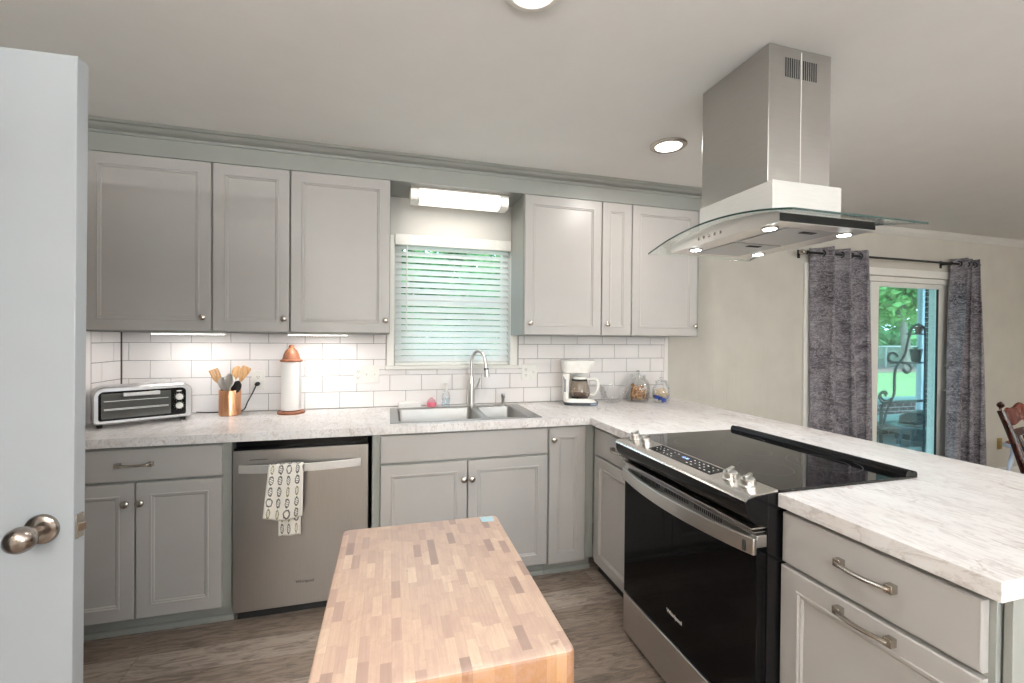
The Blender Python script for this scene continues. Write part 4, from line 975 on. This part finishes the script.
# ------------------------------------------------------------------ glass bowl and two jars
glb = M['glass']
b = B(); n = 48; rings = []
for r_, z in ((.045, .0), (.058, .004), (.066, .02), (.086, .06), (.102, .100), (.108, .118), (.105, .118), (.098, .098), (.082, .060), (.062, .022), (.050, .008), (.0, .007)):
    rings.append([(r_*(1+.02*math.cos(12*2*PI*k/n)*(1 if r_ > .05 else 0))*math.cos(2*PI*k/n), r_*(1+.02*math.cos(12*2*PI*k/n)*(1 if r_ > .05 else 0))*math.sin(2*PI*k/n), z) for k in range(n)])
b.loft(rings, True, False); o = b.obj('glass_bowl', thin_glass('bowl_glass', (.985, .985, .985, 1), .1), None, (2.822, -.135, CT+.001)); tag(o, 'empty clear ribbed glass bowl between the coffee maker and the jars', 'bowl')
jg = thin_glass('jar_glass', (.985, .99, .99, 1), .05)
def jar(label, x, y, R_, H, lab2, cols, fill):
    t = thing('glass_jar', label, 'jar', (x, y, CT+.001), 0, None)
    b = B(); b.lathe([(0, 0), (R_*.72, 0), (R_*.86, .006), (R_, H*.30), (R_, H*.52), (R_*.86, H*.72), (R_*.64, H*.82), (R_*.62, H*.88), (R_*.66, H*.885)], (0, 0, 0), 'z', 36, cap=False); b.obj('jar_body', jg, t, solid=.003)
    b = B(); b.lathe([(R_*.69, H*.89), (R_*.69, H*.92), (R_*.5, H*.965), (R_*.2, H*.985), (R_*.12, H*.995), (R_*.2, H*1.02), (R_*.21, H*1.06), (R_*.12, H*1.095), (0, H*1.1)], (0, 0, 0), 'z', 32, cap=False); b.obj('jar_lid', jg, t, solid=.002)
    rnd = random.Random(int(x*100)); c = B(); mats = [plain('fill_%d_%d' % (int(x*100), i), k, .8) for i, k in enumerate(cols)]
    for k in range(fill):
        rr = R_*.70*math.sqrt(rnd.random()); a = rnd.random()*2*PI; hz = rnd.random(); z = .012+hz*H*.42
        if hz > .75: rr *= .6
        s = .010+.006*rnd.random(); m = Matrix.Translation((rr*math.cos(a), rr*math.sin(a), z+s*.4)) @ Matrix.Rotation(rnd.random()*6, 4, (rnd.random(), rnd.random(), 1)) 
        c.M = m; c.m = min(len(cols)-1, int((1-hz)*len(cols)*.999)) if len(cols) > 2 else rnd.randrange(len(cols))
        c.lathe([(0, -s*1.5), (s*.7, -s*1.2), (s*.6, 0), (s*.75, s*1.2), (0, s*1.5)], (0, 0, 0), 'z', 7)
    o = c.obj('jar_contents', mats, None, (x, y, CT+.003)); tag(o, lab2, 'treats', None, 'stuff')
    return t
jar('larger lidded glass jar of brown treats near the right end of the tiles', 3.036, -.115, .088, .205, 'brown dog-treat-like lumps filling the lower half of the larger glass jar', [srgb(150, 104, 66), srgb(190, 150, 110), srgb(112, 74, 48)][:2], 70)
jar('smaller lidded glass jar with blue pieces at its bottom, rightmost on the worktop', 3.166, -.215, .063, .165, 'beige and blue pieces inside the smaller glass jar', [srgb(206, 186, 160), srgb(190, 170, 140), srgb(40, 76, 170)], 60)

# ------------------------------------------------------------------ butcher block cart
bb = thing('butcher_block_cart', 'small wooden butcher block island standing in the middle of the kitchen floor', 'kitchen island', (1.365, -2.070, 0), R(-.2))
bw, bd_, bz1 = .198, .274, .880
b = B(); b.loft([[(x, y, z) for x, y in rrect(-bw+i, bw-i, -bd_+i, bd_-i, .012)] for i, z in ((.002, .775), (0, .777), (0, bz1-.006), (.0015, bz1-.002), (.005, bz1))])
o = b.obj('block_top', [M['butcher_top'], M['butcher_side']], bb, ang=60)
for p in o.data.polygons:
    if p.normal.z < .5: p.material_index = 1
b = B(); b.box(bw-.048, bw-.014, bd_-.040, bd_-.010, bz1+.0002, bz1+.0006); b.obj('corner_sticker', plain('teal_sticker', srgb(158, 190, 200), .5), bb, smooth=False)
legw = wood('cart_leg_wood', srgb(146, 104, 68), srgb(168, 126, 86), srgb(184, 144, 102), (12, 12, 2))
for sx in (-1, 1):
    for sy in (-1, 1): B().box(sx*(bw-.058), sx*(bw-.012), sy*(bd_-.058), sy*(bd_-.012), .001, .7745).obj('leg', legw, bb, bevel=.003)
b = B(); b.cells([-bw+.020, -bw+.038, bw-.038, bw-.020], [-bd_+.020, -bd_+.038, bd_-.038, bd_-.020], [(1, 0), (0, 1), (2, 1), (1, 2)], .70, .774, 'z')
b = B()
for s in (-1, 1):
    b.box(-bw+.0585, bw-.0585, s*(bd_-.036), s*(bd_-.020), .68, .774); b.box(s*(bw-.036), s*(bw-.020), -bd_+.0585, bd_-.0585, .68, .774)
b.obj('apron', legw, bb)
B().box(-bw+.0585, bw-.0585, -bd_+.03, bd_-.03, .20, .222).obj('lower_shelf', legw, bb, bevel=.002)

# ------------------------------------------------------------------ curtains on a black rod
rod = thing('curtain_rod', 'thin black curtain rod above the sliding glass door', 'curtain rod', (5.67, -.085, 2.105))
rod_ends = (4.62-5.67, 6.70-5.67)
B().tube([(rod_ends[0], 0, 0), (rod_ends[1], 0, 0)], .0095, 12).obj('rod', M['rubber'], rod)
for e_, s in ((rod_ends[0], -1), (rod_ends[1], 1)):
    q = B(); q.lathe([(0, 0), (.012, 0), (.012, .012), (.020, .020), (.024, .034), (.020, .048), (0, .056)], (e_, 0, 0), 'x' if s > 0 else '-x', 18); q.obj('finial', M['nickel'] if s < 0 else M['rubber'], rod)
for x in (-1.03, .70):
    q = B(); q.box(x-.006, x+.006, .012, .0835, -.008, .008); q.box(x-.012, x+.012, .078, .0838, -.035, .035); q.tube([(x, .013*math.cos(R(a)), .013*math.sin(R(a))) for a in range(0, 361, 30)][:-1], .003, 6, closed=True); q.obj('bracket', M['rubber'], rod)
def curtain(label, xt0, xt1, xb0, xb1, folds, phase, zt=2.155, zb_=.03):
    t = thing('window_curtain', label, 'curtain', ((xt0+xt1)/2, -.085, zt)); cx = (xt0+xt1)/2
    b = B()
    def fn(u, v):
        z = -v*(zt-zb_); k = min(1, v*1.0); x = (xt0+(xt1-xt0)*u)*(1-k)+(xb0+(xb1-xb0)*u)*k
        ph_ = 2*PI*folds*u+phase; a = (.058+.016*math.sin(4.1*u+phase))*(1-.15*v)+.006*math.sin(5*v+u*7); ph_ += .7*math.sin(2*PI*u*1.3+phase)*v
        y = a*math.sin(ph_)+.010*math.sin(3*ph_+2*v)*v; x += .026*math.sin(2*ph_+1+v)*(.5+v*.5)
        return (x-cx, y*(.80 if y > 0 else 1), z)
    b.sheet(fn, folds*22, 26); b.obj('fabric', M['curtain'], t, ang=180, solid=.0022)
    # grommets at the crossings of the rod
    for k in range(int(2*folds)):
        u = (k*PI-phase)/(2*PI*folds)
        if u < .01: u += 1/(2*folds)*math.ceil((.01-u)*2*folds)
        if u > .99: continue
        x, y, z = fn(u, .024)
        q = B(); q.lathe([(.019, -.003), (.028, -.003), (.028, .003), (.019, .003), (.019, -.003)], (x, 0, z+.0005), 'x', 24, cap=False)
        ti = R(38)*(1 if k % 2 else -1)
        o = q.obj('grommet', M['iron'], t)
    return t
curtain('grey sketch-print curtain panel hanging at the left side of the sliding glass door', 4.72, 5.345, 4.78, 5.46, 3, .9)
curtain('grey sketch-print curtain panel bunched at the right side of the sliding glass door', 6.45, 6.76, 6.33, 6.97, 3, 2.2)

# ------------------------------------------------------------------ dining chair and stool at the right edge
dc = thing('dining_chair', 'dark wooden dining chair with carved back at the right edge, beyond the peninsula', 'chair', (5.285, -1.235, 0), R(178))
# local +y is forward (towards the camera side), back posts at y=0
for s in (-1, 1):
    pts = [(s*.185, .03, .001), (s*.19, .005, .25), (s*.195, 0, .46), (s*.205, -.035, .62), (s*.215, -.085, .80), (s*.222, -.128, .93)]
    b = B(); b.tube(smoothpts(pts, 4), .019, 10, flat=(1.1, .9)); q = b.obj('back_post', M['darkwood'], dc)
    B().lathe([(0, 0), (.008, 0), (.007, .010), (.017, .020), (.019, .032), (.012, .044), (.005, .050), (0, .052)], (s*.2225, -.130, .934), 'z', 16).obj('finial', M['darkwood'], q)
    b = B(); b.lathe([(0, .001), (.013, .001), (.016, .06), (.022, .12), (.015, .18), (.024, .26), (.018, .34), (.022, .425), (0, .425)], (s*.20, .40, 0), 'z', 16); b.obj('front_leg', M['darkwood'], dc)
b = B(); b.loft([[(x, y, z) for x, y in rrect(-.225+i, .225-i, -.0+i, .44-i, .05)] for i, z in ((.01, .428), (0, .436), (0, .450), (.012, .462))]); b.obj('seat', M['redwood'], dc)
b = B(); top = []; n = 16; rings = []
for k in range(n+1):
    t_ = k/n*2-1; x = .215*t_; zt = .905+.055*(1-abs(t_)**1.6)+.012*math.cos(t_*9); zb_ = .845+.018*math.cos(t_*7); y = -.110-.035*(1-t_*t_)
    rings.append([(x, y-.012, zb_), (x, y+.012, zb_), (x, y+.010-.012, zt), (x, y-.012-.008, zt)])
b.loft(rings); b.obj('crest_rail', wood('crest_wood', srgb(40, 14, 10), srgb(88, 34, 22), srgb(112, 48, 30), (10, 10, 3), .22), dc, bevel=.004)
b = B(); rings = []
for k in range(n+1):
    t_ = k/n*2-1; x = .205*t_; zt = .800+.02*(1-t_*t_); y = -.080-.030*(1-t_*t_); rings.append([(x, y-.009, zt-.045), (x, y+.009, zt-.045), (x, y+.007, zt), (x, y-.011, zt)])
b.loft(rings); b.obj('mid_rail', M['darkwood'], dc, bevel=.003)
for k in range(5):
    x = -.13+.065*k; yy = .03*(1-(x/.2)**2); b = B()
    b.tube(smoothpts([(x*.85, .012, .463), (x*.9, -.015-yy*.3, .58), (x*.97, -.052-yy*.7, .70), (x, -.072-yy, .772)], 3), [.007]+[.009]*3+[.013]*3+[.009]*2+[.007], 8); b.obj('spindle', M['darkwood'], dc)
for a, c2 in (((-.19, .012, .20), (-.20, .39, .20)), ((.19, .012, .20), (.20, .39, .20)), ((-.20, .20, .20), (.20, .20, .20))):
    B().tube([a, c2], .010, 8).obj('stretcher', M['darkwood'], dc)
st = thing('round_stool', 'white-painted stool with a round reddish wooden seat seen through the dining chair back', 'stool', (6.86, -.42, 0))
B().lathe([(0, .452), (.145, .452), (.155, .446), (.158, .440)], (0, 0, 0), 'z', 36, cap=False).obj('seat', M['redwood'], st)
wst = paint('stool_white', srgb(205, 215, 232), .4)
B().lathe([(0, .400), (.150, .400), (.168, .408), (.172, .425), (.168, .436), (.1585, .4395), (0, .4395)], (0, 0, 0), 'z', 36).obj('seat_rim', wst, st)
for a in (45, 135, 225, 315):
    x, y = math.cos(R(a)), math.sin(R(a)); b = B()
    P0 = Vector((x*.11, y*.11, .3995)); P1 = Vector((x*.17, y*.17, .001)); b.tube([P0+(P1-P0)*t for t in (0, .1, .2, .3, .5, .7, .8, .9, 1)], [.013, .018, .012, .020, .015, .019, .012, .015, .010], 12); b.obj('leg', wst, st)
b = B()
for a in (45, 135, 225, 315):
    b.tube([(math.cos(R(a))*.148, math.sin(R(a))*.148, .15), (math.cos(R(a+90))*.148, math.sin(R(a+90))*.148, .15)], .008, 8)
b.obj('stretcher', wst, st)

# ------------------------------------------------------------------ outdoors
GZ = -.15
struct(B().box(-40, 90, 4.6, 80, GZ-.1, GZ).obj('ground_lawn', M['grass'], smooth=False))
struct(B().box(-6, 14, .125, 4.6, GZ-.1, GZ+.06).obj('ground_patio', M['concrete'], smooth=False))
struct(B().box(5, 75, 21.5 if False else 12.6, 18.0, GZ+.0005, GZ+.02).obj('ground_mulch', M['mulch'], smooth=False))
pr = struct(B().box(3.5, 13.2, .125, 4.4, 2.62, 2.80).obj('roof_patio', M['concrete'], smooth=False))
# brick pillar holding the porch roof, and the white downspout behind it
bp = B().box(8.92, 9.27, 1.32, 1.67, GZ+.061, 2.619).obj('brick_pillar', M['brick'], smooth=False); tag(bp, 'dark brick pillar of the porch seen through the right edge of the door glass', 'pillar')
dp = B().box(10.16, 10.26, 2.46, 2.54, GZ+.061, 2.619).obj('porch_post', paint('post_blue_white', srgb(190, 205, 215), .5)); tag(dp, 'slim pale porch post just behind the brick pillar', 'post')
# stepped low brick walls with stone caps round the patio
def lowwall(label, x0, x1, y0, y1, ztop):
    t = thing('low_brick_wall', label, 'wall', ((x0+x1)/2, (y0+y1)/2, GZ+.061)); w_ = (x1-x0)/2; d_ = (y1-y0)/2; h = ztop-(GZ+.061)
    B().box(-w_, w_, -d_, d_, 0, h-.05).obj('brickwork', M['brick'], t, smooth=False)
    B().box(-w_-.03, w_+.03, -d_-.03, d_+.03, h-.0495, h).obj('cap', M['cap'], t, bevel=.006)
lowwall('far low brick wall with pale stone cap at the edge of the lawn', 8.0, 12.8, 3.0, 3.35, .27)
lowwall('nearer low brick wall with pale stone cap on the patio', 7.4, 10.0, 2.05, 2.45, .13)
gr = thing('patio_grill', 'dark patio grill cart standing between the brick walls by the pillar', 'grill', (8.52, 1.48, GZ+.061), R(20))
B().box(-.28, .28, -.20, .20, .08, .26).obj('cart_body', M['outerdark'], gr, bevel=.01)
B().box(-.34, .34, -.24, .24, .2605, .29).obj('side_shelf', M['cap'], gr, bevel=.006)
B().prism([(-.18, .2905), (.18, .2905), (.17, .40), (.08, .46), (-.08, .46), (-.17, .40)], 'x', -.20, .26).obj('lid', M['outerdark'], gr, bevel=.015)
for x in (-.24, .24):
    for y in (-.16, .16): B().box(x-.02, x+.02, y-.02, y+.02, .0005, .0795).obj('leg', M['outerdark'], gr)
# wrought iron plant stand: two scrolled side frames joined by shelves
ps = thing('iron_plant_stand', 'black wrought iron scroll plant stand with shelves just outside the glass door', 'plant stand', (7.30, .9, GZ+.061))
oz = GZ+.061
S1 = [(7.606, 1.565), (7.537, 1.581), (7.452, 1.543), (7.403, 1.469), (7.356, 1.322), (7.308, 1.188), (7.226, 1.104), (7.162, 1.02), (7.148, .899), (7.151, .754), (7.12, .671), (7.039, .632), (6.957, .639), (6.908, .689), (6.923, .736), (6.987, .746), (7.021, .709)]
S2 = [(7.26, 1.103), (7.11, 1.105), (7.044, 1.141), (7.043, 1.189), (7.091, 1.225), (7.158, 1.213), (7.191, 1.177)]
S3 = [(7.26, 1.103), (7.378, 1.09), (7.43, 1.041), (7.397, .993), (7.346, .981), (7.295, 1.018)]
S4 = [(6.985, .636), (6.943, .544), (6.931, .365), (6.94, .125), (6.95, oz+.001)]
S5 = [(7.606, 1.565), (7.66, 1.50), (7.67, 1.2), (7.67, .6), (7.67, oz+.001)]
S6 = [(7.12, .671), (7.03, .52), (6.98, .38), (6.94, .30)]
DX, DY = .22, .135
for q_ in (0, 1):
    b = B()
    for S_ in (S1, S2, S3, S4, S5, S6): b.tube(smoothpts([(x-7.30+q_*DX, q_*DY, z-oz) for x, z in S_], 4), .011, 8)
    b.obj('scroll_frame', M['iron'], ps)
for z, x0, x1 in ((1.458, 7.33, 7.655), (1.10, 7.07, 7.655), (.62, 6.97, 7.655), (.30, 6.96, 7.655)):
    b = B(); b.prism([(x0-7.30+.02, .013), (x1-7.30, .013), (x1-7.30+DX, DY-.013), (x0-7.30+DX, DY-.013)], 'z', z-oz-.008, z-oz+.008); b.obj('shelf', M['iron'], ps, bevel=.002)
def pot(label, x, y, z, r, h, kind):
    t = thing('plant_pot', label, 'plant pot', (x, y, z+.009)); B().lathe([(0, 0), (r*.7, 0), (r, h*.9), (r*1.08, h*.9), (r*1.08, h), (r*.9, h), (r*.85, h*.85), (0, h*.85)], (0, 0, 0), 'z', 20).obj('pot', M['outerdark'] if kind else plain('terracotta', srgb(120, 80, 74), .8), t)
    rnd = random.Random(5); b = B()
    for k in range(14):
        a = rnd.random()*6.28; l = r*(.5+rnd.random()*.5); b.add([(0, 0, h*.8), (l*.5*math.cos(a-.3), l*.5*math.sin(a-.3), h+l*.5), (l*math.cos(a), l*math.sin(a), h+l*(.2+.6*rnd.random())), (l*.5*math.cos(a+.3), l*.5*math.sin(a+.3), h+l*.5)], [(0, 1, 2, 3)])
    b.obj('foliage', M['leaf2'], t)
pot('small plant pot on the top shelf of the iron stand', 7.66, .967, 1.458, .045, .085, 0)
pot('dark plant pot on the middle shelf of the iron stand', 7.62, .967, 1.10, .062, .16, 1)
# chain link fence
fe = thing('chain_link_fence', 'chain-link fence with pale top rail across the back of the yard', 'fence', (22, 14.9, GZ))
b = B()
for k in range(-12, 150):
    x = k*.12
    for s in (-1, 1):
        xa, xb = (x, x+1.2) if s > 0 else (x+1.2, x); za, zb2 = .02, 1.2
        if xa < 0 or xb < 0 or xa > 17 or xb > 17: continue
        b.tube([(xa, 0, za), (xb, 0, zb2)], .009, 3, cap=False)
b.obj('wire_mesh', M['chainwire'], fe)
B().tube([(0, 0, 1.22), (17, 0, 1.22)], .03, 8).obj('top_rail', paint('rail_pale', srgb(215, 225, 225), .5), fe)
for k in range(7): B().tube([(k*2.8+.1, 0, .0), (k*2.8+.1, 0, 1.25)], .03, 8).obj('post', M['chainwire'], fe)
# trees
def crown(b, c, r, n, rnd, size):
    for k in range(n):
        d = Vector((rnd.gauss(0, 1), rnd.gauss(0, 1), rnd.gauss(0, 1))).normalized()*(rnd.random()**.45)
        p = Vector(c)+Vector((d.x*r[0], d.y*r[1], d.z*r[2])); u = Vector((rnd.gauss(0, 1), rnd.gauss(0, 1), rnd.gauss(0, .6))).normalized(); v = u.cross(Vector((rnd.gauss(0, 1), rnd.gauss(0, 1), rnd.gauss(0, 1)))).normalized()
        s = size*(.6+.8*rnd.random()); b.add([p-u*s, p+v*s*.5, p+u*s, p-v*s*.5], [(0, 1, 2, 3)])
def tree(label, x, y, h, lean, sp, n, mat, seed):
    rnd = random.Random(seed); t = thing('leafy_tree', label, 'tree', (x, y, GZ), 0, 'trees at the back of the yard'); b = B()
    b.tube(smoothpts([(0, 0, 0), (lean*.3, 0, h*.18), (lean*.6, .1, h*.35), (lean, 0, h*.6)], 4), [.20]*5+[.16]*4+[.12]*4, 10)
    b.tube(smoothpts([(lean*.3, 0, h*.18), (-lean*.6-.5, .2, h*.36), (-lean-1.0, 0, h*.6)], 4), [.14]*5+[.08]*4, 8); b.obj('trunk', M['bark'], t)
    b = B()
    for k in range(7):
        a = rnd.random()*6.28; rr = sp*.55*rnd.random(); crown(b, (rr*math.cos(a), rr*math.sin(a), h*(.45+.4*rnd.random())), (sp*.62, sp*.62, h*.24), n//7, rnd, .21)
    b.obj('crown', mat, t)
tree('pale-trunked tree behind the fence, its forked trunk centred in the door glass', 27.5, 13.7, 8.5, -.7, 3.2, 12000, M['leaf'], 1)
tree('leafy tree at the left of the door glass, beyond the fence', 24.0, 25.5, 10, .6, 4.2, 7000, M['leaf'], 2)
tree('darker tree at the right of the door glass, beyond the fence', 37.5, 22.5, 9.5, -.5, 4.2, 6000, M['leaf2'], 3)
tree('tree far behind the kitchen window, seen through the left of the blind', -1.5, 15.0, 8.0, .5, 4.0, 5000, M['leaf'], 4)
tree('tree far behind the kitchen window, seen through the right of the blind', 9.0, 18.0, 9.0, -.5, 4.4, 5000, M['leaf2'], 5)
def hedge(label, x0, x1, y, z1, n, seed):
    rnd = random.Random(seed); b = B()
    k = 0
    while k < n:
        x = x0+(x1-x0)*rnd.random(); top_ = z1*(.8+.2*math.sin(x*1.3)); z = GZ+rnd.random()*(top_-GZ); crown(b, (x, y+rnd.gauss(0, .6), z), (.9, .9, .9), 12, rnd, .34); k += 12
    o = b.obj('hedge', M['leaf2'], None, (0, 0, 0)); tag(o, label, 'hedge')
hedge('tall green hedge well beyond the chain-link fence in the door glass', 24, 58, 33, 11.0, 16000, 11)
hedge('low dark green shrubs directly behind the chain-link fence', 24, 38, 17.6, 1.5, 9000, 13)
hedge('dense green hedge far behind the kitchen window', -8, 15, 26, 10, 20000, 12)
